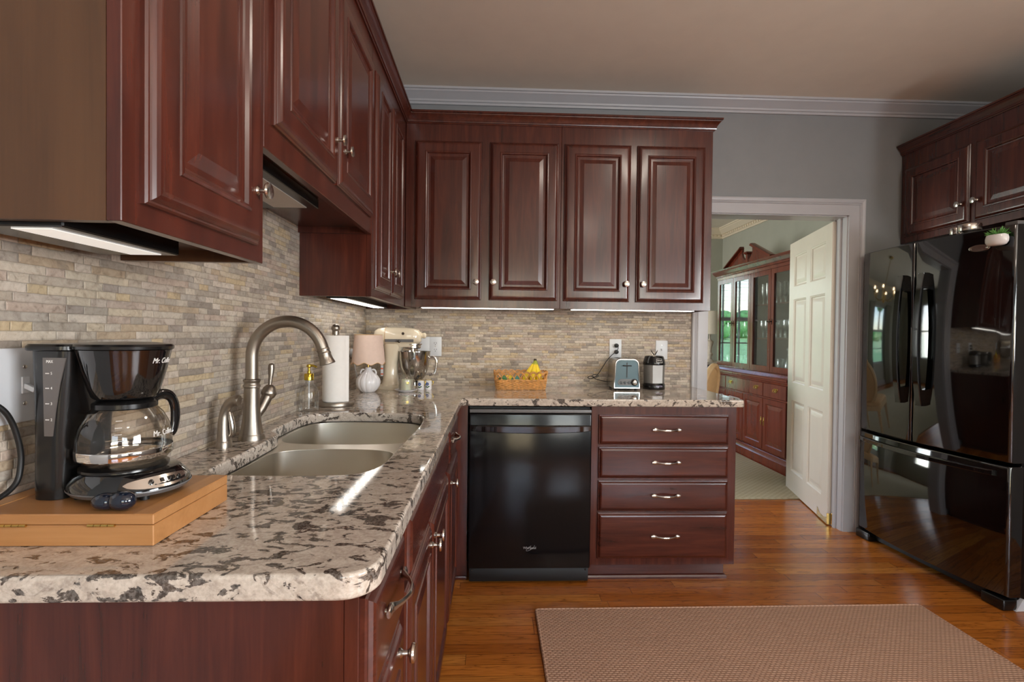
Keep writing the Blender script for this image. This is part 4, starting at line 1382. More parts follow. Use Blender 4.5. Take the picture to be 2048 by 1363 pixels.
def bperim(f, grow, z):
    """point at fraction f around the rounded rectangle, grown outwards"""
    w, d = BW + 2 * grow, BD + 2 * grow
    L = rrect(w, d, 0.028 + grow, 6)
    lens = [0.0]
    for i in range(len(L)):
        a, b = Vector(L[i]), Vector(L[(i + 1) % len(L)])
        lens.append(lens[-1] + (b - a).length)
    s = (f % 1.0) * lens[-1]
    for i in range(len(L)):
        if lens[i + 1] >= s:
            k = (s - lens[i]) / max(1e-9, lens[i + 1] - lens[i])
            p = Vector(L[i]).lerp(Vector(L[(i + 1) % len(L)]), k)
            return Vector((p.x, p.y, z))
    return Vector(L[0])


wv = MB()
NS = 44
for r in range(9):
    z = 0.006 + r * 0.0062
    pts = []
    for k in range(NS * 4):
        f = k / (NS * 4)
        g = 0.0004 * r + 0.0028 * math.sin(f * NS * PI + (r % 2) * PI)
        pts.append(bperim(f, g + r * 0.0006, z + 0.0012 * math.sin(f * 37 + r)))
    wv.tube(pts, 0.0034, 6, closed=True)
obj('woven_side', wv, M['wicker'], t, 60)
st = MB()
for k in range(NS // 2):
    f = (k + 0.5) / (NS // 2)
    st.tube([bperim(f, 0.0, 0.002), bperim(f, 0.006, 0.062)], 0.0026, 6)
obj('stakes', st, M['wicker'], t, 60)
ar = MB()
NA = 23
for k in range(NA):
    for dd in (0.0, 0.007):
        pts = []
        for j in range(13):
            u = j / 12
            f = (k + 2.0 * u) / NA + (dd if dd == 0 else 0.0)
            z = 0.058 + (0.046 - dd) * math.sin(PI * u) ** 0.75
            g = 0.006 + 0.009 * math.sin(PI * u) + 0.0025 * math.cos(PI * u)
            pts.append(bperim(f, g, z))
        ar.tube(pts, 0.0027, 6)
obj('arched_rim', ar, M['wicker'], t, 60)
obj('base', MB().loft([rrect(BW - 0.004, BD - 0.004, 0.026, 6, 0.0005), rrect(BW - 0.004, BD - 0.004, 0.026, 6, 0.006)]), M['wicker'], t, 30)

# fruit
bt = thing('banana_bunch', 'bunch of yellow bananas standing in the wicker basket, stem up', 'bananas', (BX + 0.085, BY + 0.012, CT + 0.0065))
for k, (ang, lean) in enumerate(((200, 1.0), (250, 0.85), (295, 0.75), (345, 0.45), (100, 0.7))):
    a = R(ang)
    ux, uy = math.cos(a), math.sin(a)
    P = [(0.004 * ux, 0.004 * uy, 0.158), (0.008 * ux, 0.008 * uy, 0.142), (0.020 * ux * lean, 0.015 * uy * lean, 0.118), (0.042 * ux * lean, 0.028 * uy * lean, 0.085), (0.060 * ux * lean, 0.036 * uy, 0.050), (0.062 * ux * lean, 0.036 * uy, 0.026), (0.056 * ux * lean, 0.033 * uy, 0.020)]
    pts = catmull(P, 5)
    n = len(pts)
    rad = [0.0042 if i / n < 0.12 else (0.0042 + 0.0125 * math.sin(min(1, (i / n - 0.12) / 0.40) * PI / 2) if i / n < 0.86 else max(0.003, 0.0167 * (1 - (i / n - 0.86) / 0.17))) for i in range(n)]
    b = obj('banana', MB().tube(pts, rad, 10), M['banana'], bt, 60)
    obj('stem', MB().tube(pts[:8], [r + 0.0004 for r in rad[:8]], 8), M['banana_tip'], b, 60)
obj('crown', MB().lathe([(0.0, 0.0), (0.008, 0.001), (0.0095, 0.008), (0.007, 0.014), (0.0, 0.015)], 12, (0, 0, 0.152)), M['dark_mark'], bt, 50)
for nm, lb, cat, x, y, z, r, m in (
        ('lime', 'green lime at the left end of the wicker basket', 'lime', -0.096, -0.026, 0.0405, 0.0335, 'lime'),
        ('avocado', 'teal green round fruit second from the left end of the basket', 'fruit', -0.026, -0.028, 0.0405, 0.0335, 'avocado'),
        ('lemon', 'orange yellow citrus at the back of the basket left of the bananas', 'lemon', -0.004, 0.034, 0.034, 0.026, 'orange'),
        ('lemon', 'yellow citrus at the back left of the wicker basket', 'lemon', -0.068, 0.034, 0.0405, 0.0320, 'banana')):
    pf = [(max(1e-5, r * math.sin(PI * k / 16)), -r * math.cos(PI * k / 16) * (1.12 if k > 8 else 1.0)) for k in range(17)]
    o = obj(nm, MB().lathe(pf, 24), M[m], None, 60)
    o.location = (BX + x, BY + y, CT + z)
    tag(o, lb, cat)

# ------------------------------------------------------------------ toaster
t = thing('toaster', 'two slice brushed steel toaster on the counter below an outlet', 'toaster', (1.545, -0.145, CT), R(-1.5))
L, W2 = 0.20, 0.150
sil = []


def tprof(w, h, z0, r=0.030):
    """front silhouette of the toaster shell: flared foot, rounded shoulders"""
    out = [(-w * 0.5, z0), (-w * 0.5, z0 + 0.02), (-w * 0.475, z0 + h * 0.45)]
    for k in range(7):
        a = R(180 - 90 * k / 6)
        out.append((-w * 0.455 + r + r * math.cos(a), z0 + h - r + r * math.sin(a)))
    for k in range(7):
        a = R(90 - 90 * k / 6)
        out.append((w * 0.455 - r + r * math.cos(a), z0 + h - r + r * math.sin(a)))
    out += [(w * 0.475, z0 + h * 0.45), (w * 0.5, z0 + 0.02), (w * 0.5, z0)]
    return out


b = MB()
lo = []
for y, s in ((-0.092, 1.0), (0.085, 1.0), (0.094, 0.97), (0.097, 0.90)):
    lo.append([(x * s, y, 0.010 + (z - 0.010) * s) for x, z in tprof(W2, 0.170, 0.010)])
b.loft(lo)
obj('shell', b, M['steel'], t, 40)
fp = tprof(W2, 0.170, 0.010)
cx, cz = 0.0, 0.095
b = MB()
lo = []
for s, y in ((1.012, -0.092), (1.012, -0.100), (0.985, -0.104), (0.93, -0.104), (0.915, -0.099)):
    lo.append([(cx + (x - cx) * s, y, cz + (z - cz) * s) for x, z in fp])
b.loft(lo, True, cap=False)
obj('front_rim', b, M['bowl_steel'], t, 40)
b = MB().add([(cx + (x - cx) * 0.92, -0.0995, cz + (z - cz) * 0.92) for x, z in fp], [tuple(range(len(fp)))])
b.loft([[(cx + (x - cx) * 0.92, y, cz + (z - cz) * 0.92) for x, z in fp] for y in (-0.0995, -0.094)], True, cap=False)
obj('front_panel', b, M['toaster_front'], t, 30)
obj('lever_slot', MB().box(-0.003, 0.003, -0.1006, -0.0996, 0.072, 0.158), M['black_matte'], t, 0)
obj('lever', MB().box(-0.024, 0.024, -0.118, -0.100, 0.138, 0.144, 0.0025, 2).box(-0.003, 0.003, -0.104, -0.0985, 0.137, 0.145), M['black_plastic'], t, 30)
b = MB().loft([rrect(0.112, 0.036, 0.017, 6, 0.0), rrect(0.112, 0.036, 0.017, 6, 0.003)], M=Matrix.Translation((0.006, -0.0996, 0.046)) @ Matrix.Rotation(R(90), 4, 'X'))
obj('control_panel', b, M['grey_plastic'], t, 30)
for k in range(3):
    obj('button', MB().lathe([(0.0075, 0.0), (0.0075, 0.003), (0.006, 0.0045), (0.0, 0.0048)], 18, (-0.034 + k * 0.0225, -0.1025, 0.043), (0, -1, 0)), M['black_plastic'], t, 40)
kn = obj('dial', MB().lathe([(0.0195, 0.0), (0.0195, 0.004), (0.016, 0.005), (0.016, 0.015), (0.0145, 0.017)], 28, (0.043, -0.1025, 0.046), (0, -1, 0)), M['black_plastic'], t, 40)
obj('dial_cap', MB().lathe([(0.0145, 0.0165), (0.012, 0.0185), (0.0, 0.019)], 28, (0.043, -0.1025, 0.046), (0, -1, 0)).box(0.0415, 0.0445, -0.1245, -0.121, 0.036, 0.056, 0.001, 1), M['chrome'], kn, 40)
b = MB()
for x in (-0.026, 0.026):
    b.box(x - 0.011, x + 0.011, -0.07, 0.07, 0.1795, 0.1808)
obj('bread_slots', b, M['black_matte'], t, 0)
for x in (-0.055, 0.055):
    for y in (-0.085, 0.08):
        obj('foot', MB().lathe([(0.008, 0.0), (0.009, 0.010), (0.0, 0.0105)], 12, (x, y, 0.0)), M['black_matte'], t, 40)
obj('cord', MB().tube(catmull([(-0.064, 0.098, 0.03), (-0.10, 0.10, 0.035), (-0.14, 0.095, 0.045), (-0.165, 0.10, 0.062), (-0.15, 0.105, 0.072), (-0.125, 0.105, 0.066), (-0.14, 0.105, 0.056), (-0.175, 0.105, 0.062), (-0.19, 0.108, 0.052), (-0.17, 0.108, 0.046), (-0.135, 0.11, 0.065), (-0.10, 0.115, 0.115), (-0.075, 0.115, 0.155), (-0.045, 0.115, 0.19), (-0.015, 0.115, 0.215), (-0.005, 0.112, 0.235), (-0.008, 0.122, 0.252)], 5), 0.0024, 8), M['black_matte'], t, 60)

# blender base
t = thing('blender_base', 'small grey and black blender base right of the toaster', 'blender', (1.728, -0.155, CT), R(6))
lo = []
for z, r in ((0.0, 0.062), (0.004, 0.064), (0.028, 0.064), (0.034, 0.060), (0.037, 0.059)):
    lo.append([(r * math.cos(2 * PI * k / 40), r * math.sin(2 * PI * k / 40), z) for k in range(40)])
obj('foot_ring', MB().loft(lo), M['black_plastic'], t, 40)
lo = []
for z, r in ((0.037, 0.0595), (0.06, 0.0595), (0.143, 0.0615)):
    lp = []
    for k in range(48):
        a = 2 * PI * k / 48
        rr = r
        # flattened front facets
        q = abs(((a - PI * 1.5 + PI) % (2 * PI)) - PI)
        if q < 0.62:
            rr = min(r, r * math.cos(0.62) / math.cos(q) * 1.06)
        lp.append((rr * math.cos(a), rr * math.sin(a), z))
    lo.append(lp)
obj('body', MB().loft(lo), M['matte_steel'], t, 30)
obj('collar', MB().lathe([(0.064, 0.143), (0.065, 0.146), (0.063, 0.16), (0.056, 0.185), (0.053, 0.193), (0.048, 0.195), (0.047, 0.186), (0.0, 0.186)], 44), M['black_plastic'], t, 40)


def cylmap(r0, zc, a0, lean=0.0):
    return lambda x, y, z: ((r0 - lean * y + z) * math.cos(a0 + x / r0), (r0 - lean * y + z) * math.sin(a0 + x / r0), zc + y)


pl = MB()
r0 = 0.0605
bd = []
for (x0, x1, y0, y1) in ((-0.018, 0.018, 0.0105, 0.0118), (-0.018, 0.018, -0.0135, -0.0122), (-0.018, -0.0167, -0.0135, 0.0118), (0.0167, 0.018, -0.0135, 0.0118), (-0.014, 0.014, -0.0098, -0.0086)):
    fn = cylmap(r0, 0.169, R(-84), 0.25)
    n = 6
    lo = []
    for k in range(n + 1):
        x = x0 + (x1 - x0) * k / n
        lo.append([fn(x, y0, 0.0), fn(x, y1, 0.0), fn(x, y1, 0.0012), fn(x, y0, 0.0012)])
    pl.loft(lo)
pl.text('NINJA', 0.0105, lambda x, y, z: cylmap(r0, 0.1702, R(-84), 0.25)(x, y, z + 0.0007), 0.0005)
obj('maker_plate', pl, M['marks'], t, 0)
pl = MB()
pl.text('NUTRI', 0.013, lambda x, y, z: cylmap(0.0642, 0.020, R(-84))(x, y, z + 0.0004), 0.0004, spacing=1.15)
obj('foot_lettering', pl, M['purple_marks'], t, 0)
bl_ = MB()
for k, (a, up) in enumerate(((20, 0.034), (110, 0.028), (200, 0.036), (290, 0.030), (65, 0.012), (245, 0.012))):
    ca, sa = math.cos(R(a)), math.sin(R(a))
    bl_.tube([(0.002 * ca, 0.002 * sa, 0.196), (0.014 * ca, 0.014 * sa, 0.196 + up * 0.5), (0.028 * ca, 0.028 * sa, 0.196 + up)], [0.005, 0.0045, 0.0015], 8, flat=0.25)
bl_.lathe([(0.014, 0.186), (0.012, 0.194), (0.006, 0.200), (0.0, 0.201)], 20)
obj('blade_assembly', bl_, M['satin'], t, 50)

# ------------------------------------------------------------------ wall plates


def plate(label, x, z, kind, w=0.075, h=0.118):
    t = thing('outlet_plate', label, 'outlet', (x, 0.0, z))
    obj('plate', MB().box(-w / 2, w / 2, -0.006, -0.0006, -h / 2, h / 2, 0.0025, 2), M['white_plastic'], t, 30)
    if kind == 'blank':
        return t
    for dz in (0.0195, -0.0195):
        if kind in ('outlet', 'plugged'):
            f = obj('receptacle', MB().loft([rrect(0.031, 0.027, 0.012, 6, 0.0), rrect(0.031, 0.027, 0.012, 6, 0.0022)], M=Matrix.Translation((0, -0.006, dz)) @ Matrix.Rotation(R(90), 4, 'X')), M['white_plastic'], t, 30)
            s = MB()
            for sx in (-0.0062, 0.0062):
                s.box(sx - 0.0011, sx + 0.0011, -0.0088, -0.0083, dz - 0.002, dz + 0.006)
            s.lathe([(0.0, 0.0005), (0.0024, 0.0005), (0.0024, 0.0)], 10, (0, -0.0083, dz - 0.008), (0, -1, 0))
            obj('slots', s, M['black_matte'], f, 0)
    s = MB().lathe([(0.0, 0.0016), (0.0025, 0.0012), (0.003, 0.0)], 12, (0, -0.006, 0.0 if kind == 'outlet' else 0.03), (0, -1, 0))
    obj('screw', s, M['satin'], t, 40)
    return t


plate('blank white wall plate partly hidden behind the stand mixer', 0.352, 1.147, 'blank')
plate('white double outlet just right of the stand mixer', 0.421, 1.147, 'outlet')
t = plate('white outlet above the toaster with two black plugs', 1.533, 1.145, 'plugged')
for dz in (0.0195, -0.0195):
    pg = MB().lathe([(0.013, 0.0), (0.0135, 0.006), (0.012, 0.020), (0.006, 0.024), (0.0, 0.0245)], 16, (0.003, -0.0088, dz), (0, -1, 0))
    tag(obj('plug', pg, M['black_matte'], t, 40))
t = plate('white switch plate behind the blender base', 1.823, 1.14, 'switch')
obj('toggle', MB().box(-0.005, 0.005, -0.008, -0.005, -0.012, 0.012).box(-0.0035, 0.0035, -0.020, -0.006, -0.004, 0.008, 0.001, 1), M['white_plastic'], t, 20)

# multi gang plate by the coffee maker
t = thing('switch_plate', 'wide glossy white switch plate on the tile behind the coffee maker', 'switch', (0.0, -2.33, 1.136))
obj('plate', MB().box(0.0006, 0.0075, -0.122, 0.122, -0.061, 0.061, 0.003, 2), M['white_plastic'], t, 30)
for y in (0.0965, 0.0285):
    for dz in (0.030, -0.030):
        obj('screw', MB().lathe([(0.0, 0.0022), (0.003, 0.0018), (0.0036, 0.0)], 14, (0.0075, y, dz), (1, 0, 0)), M['satin'], t, 40)
    tg = obj('toggle_surround', MB().box(0.0075, 0.0105, y - 0.007, y + 0.007, -0.014, 0.014, 0.001, 1), M['white_plastic'], t, 20)
    Mx = Matrix.Translation((0.010, y, 0.0)) @ Matrix.Rotation(R(25), 4, 'Y')
    obj('toggle', MB().box(-0.001, 0.018, -0.0042, 0.0042, -0.005, 0.003, 0.0015, 2, M=Mx), M['white_plastic'], tg, 20)

# ------------------------------------------------------------------ bamboo box
t = thing('bamboo_box', 'hinged honey bamboo box under the coffee maker', 'box', (0.147, -2.24, CT))
BXW, BXD = 0.277, 0.202
obj('lower_tray', MB().box(-BXW / 2, BXW / 2, -BXD / 2, BXD / 2, 0.0005, 0.031, 0.0012, 1), M['bamboo'], t, 20)
lid = obj('lid', MB().box(-BXW / 2, BXW / 2, -BXD / 2, BXD / 2, 0.0316, 0.047, 0.0012, 1), M['bamboo'], t, 20)
b = MB()
b.box(-BXW / 2 + 0.0002, -BXW / 2 + 0.028, -BXD / 2 + 0.0002, BXD / 2 - 0.0002, 0.047, 0.0475)
obj('end_batten', b, M['bamboo_y'], lid, 0)
obj('end_batten', MB().box(BXW / 2 - 0.028, BXW / 2 - 0.0002, -BXD / 2 + 0.0002, BXD / 2 - 0.0002, 0.047, 0.0475), M['bamboo_y'], lid, 0)
for x in (-0.058, 0.066):
    hb = MB()
    for k in range(4):
        hb.tube([(x - 0.019 + k * 0.0097, -BXD / 2 - 0.0018, 0.0313), (x - 0.019 + k * 0.0097 + 0.0089, -BXD / 2 - 0.0018, 0.0313)], 0.0021, 10)
    obj('hinge', hb, M['brass'], t, 40)

# ------------------------------------------------------------------ coffee maker (faces the room, +x)
ZB = CT + 0.0477
t = thing('coffee_maker', 'black drip coffee maker standing on the bamboo box', 'coffee maker', (0.170, -2.235, ZB), R(-4))
t.scale = (0.82, 0.82, 1.0)
# column
b = MB()
lo = []
for z, w, cx in ((0.0, 0.062, -0.105), (0.02, 0.064, -0.105), (0.10, 0.064, -0.104), (0.17, 0.072, -0.102), (0.232, 0.082, -0.100)):
    lo.append(rrect(w, 0.128, 0.022, 6, z, (cx, 0)))
b.loft(lo)
obj('water_column', b, M['black_plastic'], t, 50)
# web that joins the column to the basket
b = MB().loft([rrect(0.05, 0.05, 0.01, 4, 0.13, (-0.065, 0)), rrect(0.07, 0.07, 0.01, 4, 0.17, (-0.05, 0)), rrect(0.09, 0.085, 0.01, 4, 0.232, (-0.04, 0))])
obj('neck', b, M['black_plastic'], t, 50)
gp = MB()
lo = []
for z, x0, x1 in ((0.100, -0.104, -0.088), (0.14, -0.105, -0.082), (0.18, -0.106, -0.074), (0.222, -0.107, -0.062)):
    lo.append([(x0, -0.0655, z), (x1, -0.0655, z), (x1, -0.0635, z), (x0, -0.0635, z)])
gp.loft(lo)
gauge = obj('water_gauge', gp, M['clear_grey'], t, 30)
gm = MB()
for k, z in enumerate((0.125, 0.150, 0.174, 0.197)):
    gm.box(-0.101, -0.094, -0.0662, -0.0656, z, z + 0.0014)
    gm.text(str(2 + k), 0.006, lambda x, y, zz, z=z: (-0.0895 + x, -0.0658 - zz, z + 0.0007 + y), 0.0003)
gm.text('MAX', 0.0062, lambda x, y, zz: (-0.093 + x, -0.0658 - zz, 0.216 + y), 0.0003)
obj('gauge_marks', gm, M['marks'], gauge, 0)
# brew basket
obj('brew_basket', MB().lathe([(0.0, 0.155), (0.050, 0.155), (0.054, 0.158), (0.060, 0.172), (0.070, 0.202), (0.077, 0.230), (0.0785, 0.234)], 56, (0.0, 0, 0)), M['black_gloss'], t, 50)
lb = MB()
lb.text('Mr. Coffee', 0.0125, lambda x, y, z: ((0.0738 + 0.30 * y + z) * math.cos(R(5) + x / 0.076), (0.0738 + 0.30 * y + z) * math.sin(R(5) + x / 0.076), 0.2165 + y), 0.0005, shear=0.25)
obj('basket_lettering', lb, M['marks'], t, 0)
ld = MB()
ld.lathe([(0.0785, 0.2345), (0.0815, 0.2355), (0.082, 0.240), (0.079, 0.2435), (0.05, 0.2465), (0.0, 0.2475)], 56)
obj('basket_lid', ld, M['black_plastic'], t, 40)
ld = MB().loft([rrect(0.092, 0.138, 0.026, 6, 0.2325, (-0.104, 0)), rrect(0.097, 0.142, 0.028, 6, 0.234, (-0.104, 0)), rrect(0.097, 0.142, 0.028, 6, 0.2395, (-0.104, 0)), rrect(0.090, 0.136, 0.026, 6, 0.243, (-0.104, 0))])
obj('tank_lid', ld, M['black_plastic'], t, 40)
# base and hot plate
b = MB()
lo = []
for z, rx, ry in ((0.006, 0.088, 0.078), (0.010, 0.100, 0.088), (0.016, 0.106, 0.093), (0.024, 0.104, 0.091), (0.034, 0.094, 0.083), (0.040, 0.084, 0.077), (0.042, 0.078, 0.075)):
    lo.append([(0.012 + rx * math.cos(2 * PI * k / 56), ry * math.sin(2 * PI * k / 56), z) for k in range(56)])
b.loft(lo)
base = obj('base', b, M['black_gloss'], t, 50)
b = MB()
lo = []
for z, rx, ry in ((0.0085, 0.1005, 0.0885), (0.0145, 0.1072, 0.0942), (0.0165, 0.1068, 0.0938)):
    lo.append([(0.012 + rx * math.cos(2 * PI * k / 56), ry * math.sin(2 * PI * k / 56), z) for k in range(56)])
obj('base_skirt', b.loft(lo, True, cap=False), M['grey_plastic'], base, 50)
obj('warming_plate', MB().lathe([(0.074, 0.042), (0.074, 0.046), (0.066, 0.048), (0.0, 0.048)], 48), M['black_plastic'], base, 40)
# oval control panel on the front right of the base
b = MB()
lo = []
a0 = R(-22)
for k in range(21):
    a = a0 + R(-40 + 80 * k / 20)
    hw = max(0.06, math.sqrt(max(0.0, 1 - ((k - 10) / 10) ** 2)))
    lp = []
    for j in range(7):
        f = 0.5 + (j / 6 - 0.5) * hw
        rx, ry = 0.106 - 0.014 * f, 0.0935 - 0.012 * f
        z = 0.0185 + 0.0165 * f
        lp.append((0.012 + (rx + 0.0012) * math.cos(a), (ry + 0.0012) * math.sin(a), z + 0.0012))
    lo.append(lp)
cpn = obj('control_panel', b.loft(lo, False, cap=False), M['satin'], base, 60)


def panel_pt(adeg, f, e=0.002):
    a = R(-22 + adeg)
    return (0.012 + (0.106 - 0.014 * f + e) * math.cos(a), (0.0935 - 0.012 * f + e) * math.sin(a), 0.0185 + 0.0165 * f + e)


nd = Vector((math.cos(R(-22)), math.sin(R(-22)), 0.75))
for ad, r in ((-14, 0.0045), (8, 0.0035), (20, 0.0035)):
    obj('button', MB().lathe([(r, -0.002), (r, 0.0012), (r * 0.7, 0.0018), (0.0, 0.0018)], 16, panel_pt(ad, 0.5), (math.cos(R(-22 + ad)), math.sin(R(-22 + ad)), 0.75)), M['black_gloss'], cpn, 40)
sc = MB()
lo = []
for k in range(7):
    ad = -4 + 18 * k / 6
    lo.append([panel_pt(ad, 0.42, 0.0022), panel_pt(ad, 0.72, 0.0022)])
obj('clock_window', sc.loft(lo, False, cap=False), M['black_gloss'], cpn, 40)
for x, y in ((0.075, -0.045), (0.075, 0.045), (-0.05, -0.05), (-0.05, 0.05)):
    obj('foot', MB().lathe([(0.008, 0.0), (0.008, 0.007), (0.0, 0.0075)], 12, (x, y, 0)), M['black_matte'], t, 40)
# carafe
t = thing('coffee_carafe', 'glass coffee carafe with a black handle on the warming plate of the coffee maker', 'carafe', (0.170, -2.235, ZB + 0.0485), R(-4))
t.scale = (0.82, 0.82, 1.0)
obj('glass_bowl', MB().lathe([(0.0, 0.001), (0.060, 0.001), (0.070, 0.004), (0.0765, 0.012), (0.079, 0.024), (0.0785, 0.042), (0.074, 0.062), (0.064, 0.080), (0.052, 0.092), (0.047, 0.097), (0.0475, 0.100)], 56), M['smoke_glass'], t, 60)
obj('metal_band', MB().lathe([(0.0796, 0.013), (0.0802, 0.015), (0.0806, 0.023), (0.0802, 0.026), (0.0796, 0.027)], 56), M['chrome'], t, 40)
b = MB().lathe([(0.050, 0.090), (0.054, 0.092), (0.054, 0.099), (0.048, 0.103), (0.03, 0.106), (0.0, 0.106)], 40)
b.loft([[(0.045, -0.02, 0.094), (0.045, 0.02, 0.094), (0.045, 0.02, 0.102), (0.045, -0.02, 0.102)], [(0.066, -0.012, 0.096), (0.066, 0.012, 0.096), (0.066, 0.012, 0.101), (0.066, -0.012, 0.101)]], M=Matrix.Rotation(R(120), 4, 'Z'))
obj('collar_lid', b, M['black_plastic'], t, 40)
hd = catmull([(0.050, 0, 0.098), (0.072, 0, 0.106), (0.092, 0, 0.100), (0.102, 0, 0.082), (0.103, 0, 0.058), (0.099, 0, 0.040), (0.094, 0, 0.034)], 6)
obj('handle', MB().tube(hd, [0.0075 + 0.0025 * math.sin(PI * i / (len(hd) - 1)) for i in range(len(hd))], 14, flat=0.75, ref=(0, 1, 0), M=Matrix.Rotation(R(72), 4, 'Z')), M['black_gloss'], t, 60)
lb = MB()
lb2 = MB()
lb2.text('Mr. Coffee', 0.0125, lambda x, y, z: ((0.0775 - 0.35 * y + z) * math.cos(R(3) + x / 0.078), (0.0775 - 0.35 * y + z) * math.sin(R(3) + x / 0.078), 0.050 + y), 0.0004, shear=0.25)
for k in range(4):
    z = 0.046 + 0.010 * k
    r = 0.0795 - 0.012 * (k / 3) ** 2
    for s in range(4):
        a = R(-62 + s * 2.2)
        lb.box(-0.0012, 0.0012, -0.0003, 0.0003, -0.0004, 0.0004, M=Matrix.Translation((r * math.cos(a), r * math.sin(a), z)) @ Matrix.Rotation(a + PI / 2, 4, 'Z'))
obj('measure_marks', lb, M['marks'], t, 0)
obj('carafe_print', lb2, M['marks'], t, 0)
# dark blue glass lumps lying against the base
gp = MB()
gp.ellipsoid((-0.011, 0, 0.0125), (0.019, 0.014, 0.0125), 20, 12)
gp.ellipsoid((0.015, -0.002, 0.014), (0.019, 0.014, 0.014), 20, 12)
o = obj('glass_ornament', gp, M['navy_glass'], None, 60)
o.location = (0.215, -2.323, ZB)
tag(o, 'dark blue glossy lump on the bamboo box before the coffee maker', 'ornament')
# coffee maker lead from the wall plate
o = obj('power_cord', MB((0.03, -2.28, 1.0)).tube(catmull([(0.0085, -2.325, 1.125), (0.020, -2.307, 1.118), (0.027, -2.290, 1.103), (0.028, -2.275, 1.077), (0.028, -2.264, 1.039), (0.028, -2.263, 1.011), (0.028, -2.271, 0.985), (0.026, -2.296, 0.970), (0.020, -2.333, 0.9665)], 6), 0.0042, 10), M['black_matte'], None, 60)
o.location = (0.03, -2.28, 1.0)
tag(o, 'black power cord hanging from the wide switch plate', 'cord')
# ------------------------------------------------------------------ rugs
mb = MB().loft([rrect(1.772, 1.05, 0.012, 3, 0.0008), rrect(1.772, 1.05, 0.012, 3, 0.006), rrect(1.764, 1.042, 0.012, 3, 0.009)])
o = obj('kitchen_rug', mb, M['rug'], None, 30)
o.location = (1.862, -0.874 - 0.525, 0.0)
o.rotation_euler = (0, 0, R(0.3))
tag(o, 'tan woven sisal rug on the kitchen floor', 'rug')
obj('bound_edge', MB().tube([(x, y, 0.006) for x, y, z in rrect(1.764, 1.042, 0.012, 3, 0)], 0.006, 8, closed=True), M['rug'], o, 60)
mb = MB().loft([rrect(3.55, 2.55, 0.01, 3, 0.0008), rrect(3.55, 2.55, 0.01, 3, 0.008), rrect(3.54, 2.54, 0.01, 3, 0.010)])
o = obj('dining_rug', mb, M['drug'], None, 30)
o.location = (1.575, 0.610 + 1.275, 0.0)
tag(o, 'cream textured rug on the dining room floor beyond the doorway', 'rug')

# ------------------------------------------------------------------ refrigerator
# local frame: origin on the floor at the far front corner, -y along the front, +x into the body; the front bulges out by FB
FWID, FB, FPH = 0.86, 0.04, R(3.2)
FA = Vector((3.055, -0.068, 0))
fr = thing('refrigerator', 'glossy black french door refrigerator under the right hand cabinet', 'refrigerator', FA, FPH)
off = (0, 0, 0)


def fbulge(s):
    return FB * 4 * (s / FWID) * (1 - s / FWID)


def fworld(s, z, o=0.0):
    """world point on the front at distance s from the far corner, o in front of it"""
    return FA + Matrix.Rotation(FPH, 3, 'Z') @ Vector((-fbulge(s) - o, -s, z))


obj('cabinet_body', MB().box(0.072, 0.80, -FWID + 0.012, -0.012, 0.03, 1.735, 0.006, 2), M['black_dw'], fr, 30)
obj('toe_grille', MB().box(0.035, 0.071, -FWID + 0.016, -0.016, 0.012, 0.060), M['black_matte'], fr, 0)


def fdoor(name, s0, s1, z0, z1):
    b = MB()
    r = 0.013
    prof = []
    w = s1 - s0
    for k in range(6):
        a = R(90 * k / 5)
        prof.append((-fbulge(s0) + r - r * math.sin(a), -(s0 + r - r * math.cos(a))))
    for k in range(1, 14):
        f = s0 + r + (w - 2 * r) * k / 14
        prof.append((-fbulge(f), -f))
    for k in range(6):
        a = R(90 - 90 * k / 5)
        prof.append((-fbulge(s1) + r - r * math.sin(a), -(s1 - r + r * math.cos(a))))
    prof += [(0.068, -s1), (0.068, -s0)]
    lo = []
    for z, e in ((z0, 0.006), (z0 + 0.002, 0.002), (z0 + 0.006, 0.0), (z1 - 0.006, 0.0), (z1 - 0.002, 0.002), (z1, 0.006)):
        lo.append([(x + (e if x < 0.05 else 0), y, z) for x, y in prof])
    b.loft(lo)
    return obj(name, b, M['fridge_black'], fr, 50)


ld_ = fdoor('left_door', 0.0, 0.393, 0.672, 1.747)
rd_ = fdoor('right_door', 0.398, FWID, 0.672, 1.747)
fz_ = fdoor('freezer_drawer', 0.0, FWID, 0.064, 0.655)


def fhandle(s, dr, w=0.017):
    b = MB()
    lo = []
    n = 24
    z0, z1 = 0.876, 1.574
    xf = -fbulge(s)
    for k in range(n + 1):
        f = k / n
        z = z0 + (z1 - z0) * f
        d = 0.026 + 0.030 * (4 * f * (1 - f)) ** 0.8
        th = 0.014
        xo = xf - d
        lo.append([(xo + 0.003, -s + w, z), (xo, -s + w - 0.003, z), (xo, -s - w + 0.003, z), (xo + 0.003, -s - w, z), (xo + th, -s - w, z), (xo + th, -s + w, z)])
    b.loft(lo)
    for za, zb in ((z0, z0 + 0.085), (z1 - 0.085, z1)):
        b.loft([[(xf - 0.026, -s + w, z), (xf - 0.026, -s - w, z), (xf + 0.006, -s - w, z), (xf + 0.006, -s + w, z)] for z in (za, zb)])
    return obj('handle', b, M['black_gloss'], dr, 40)


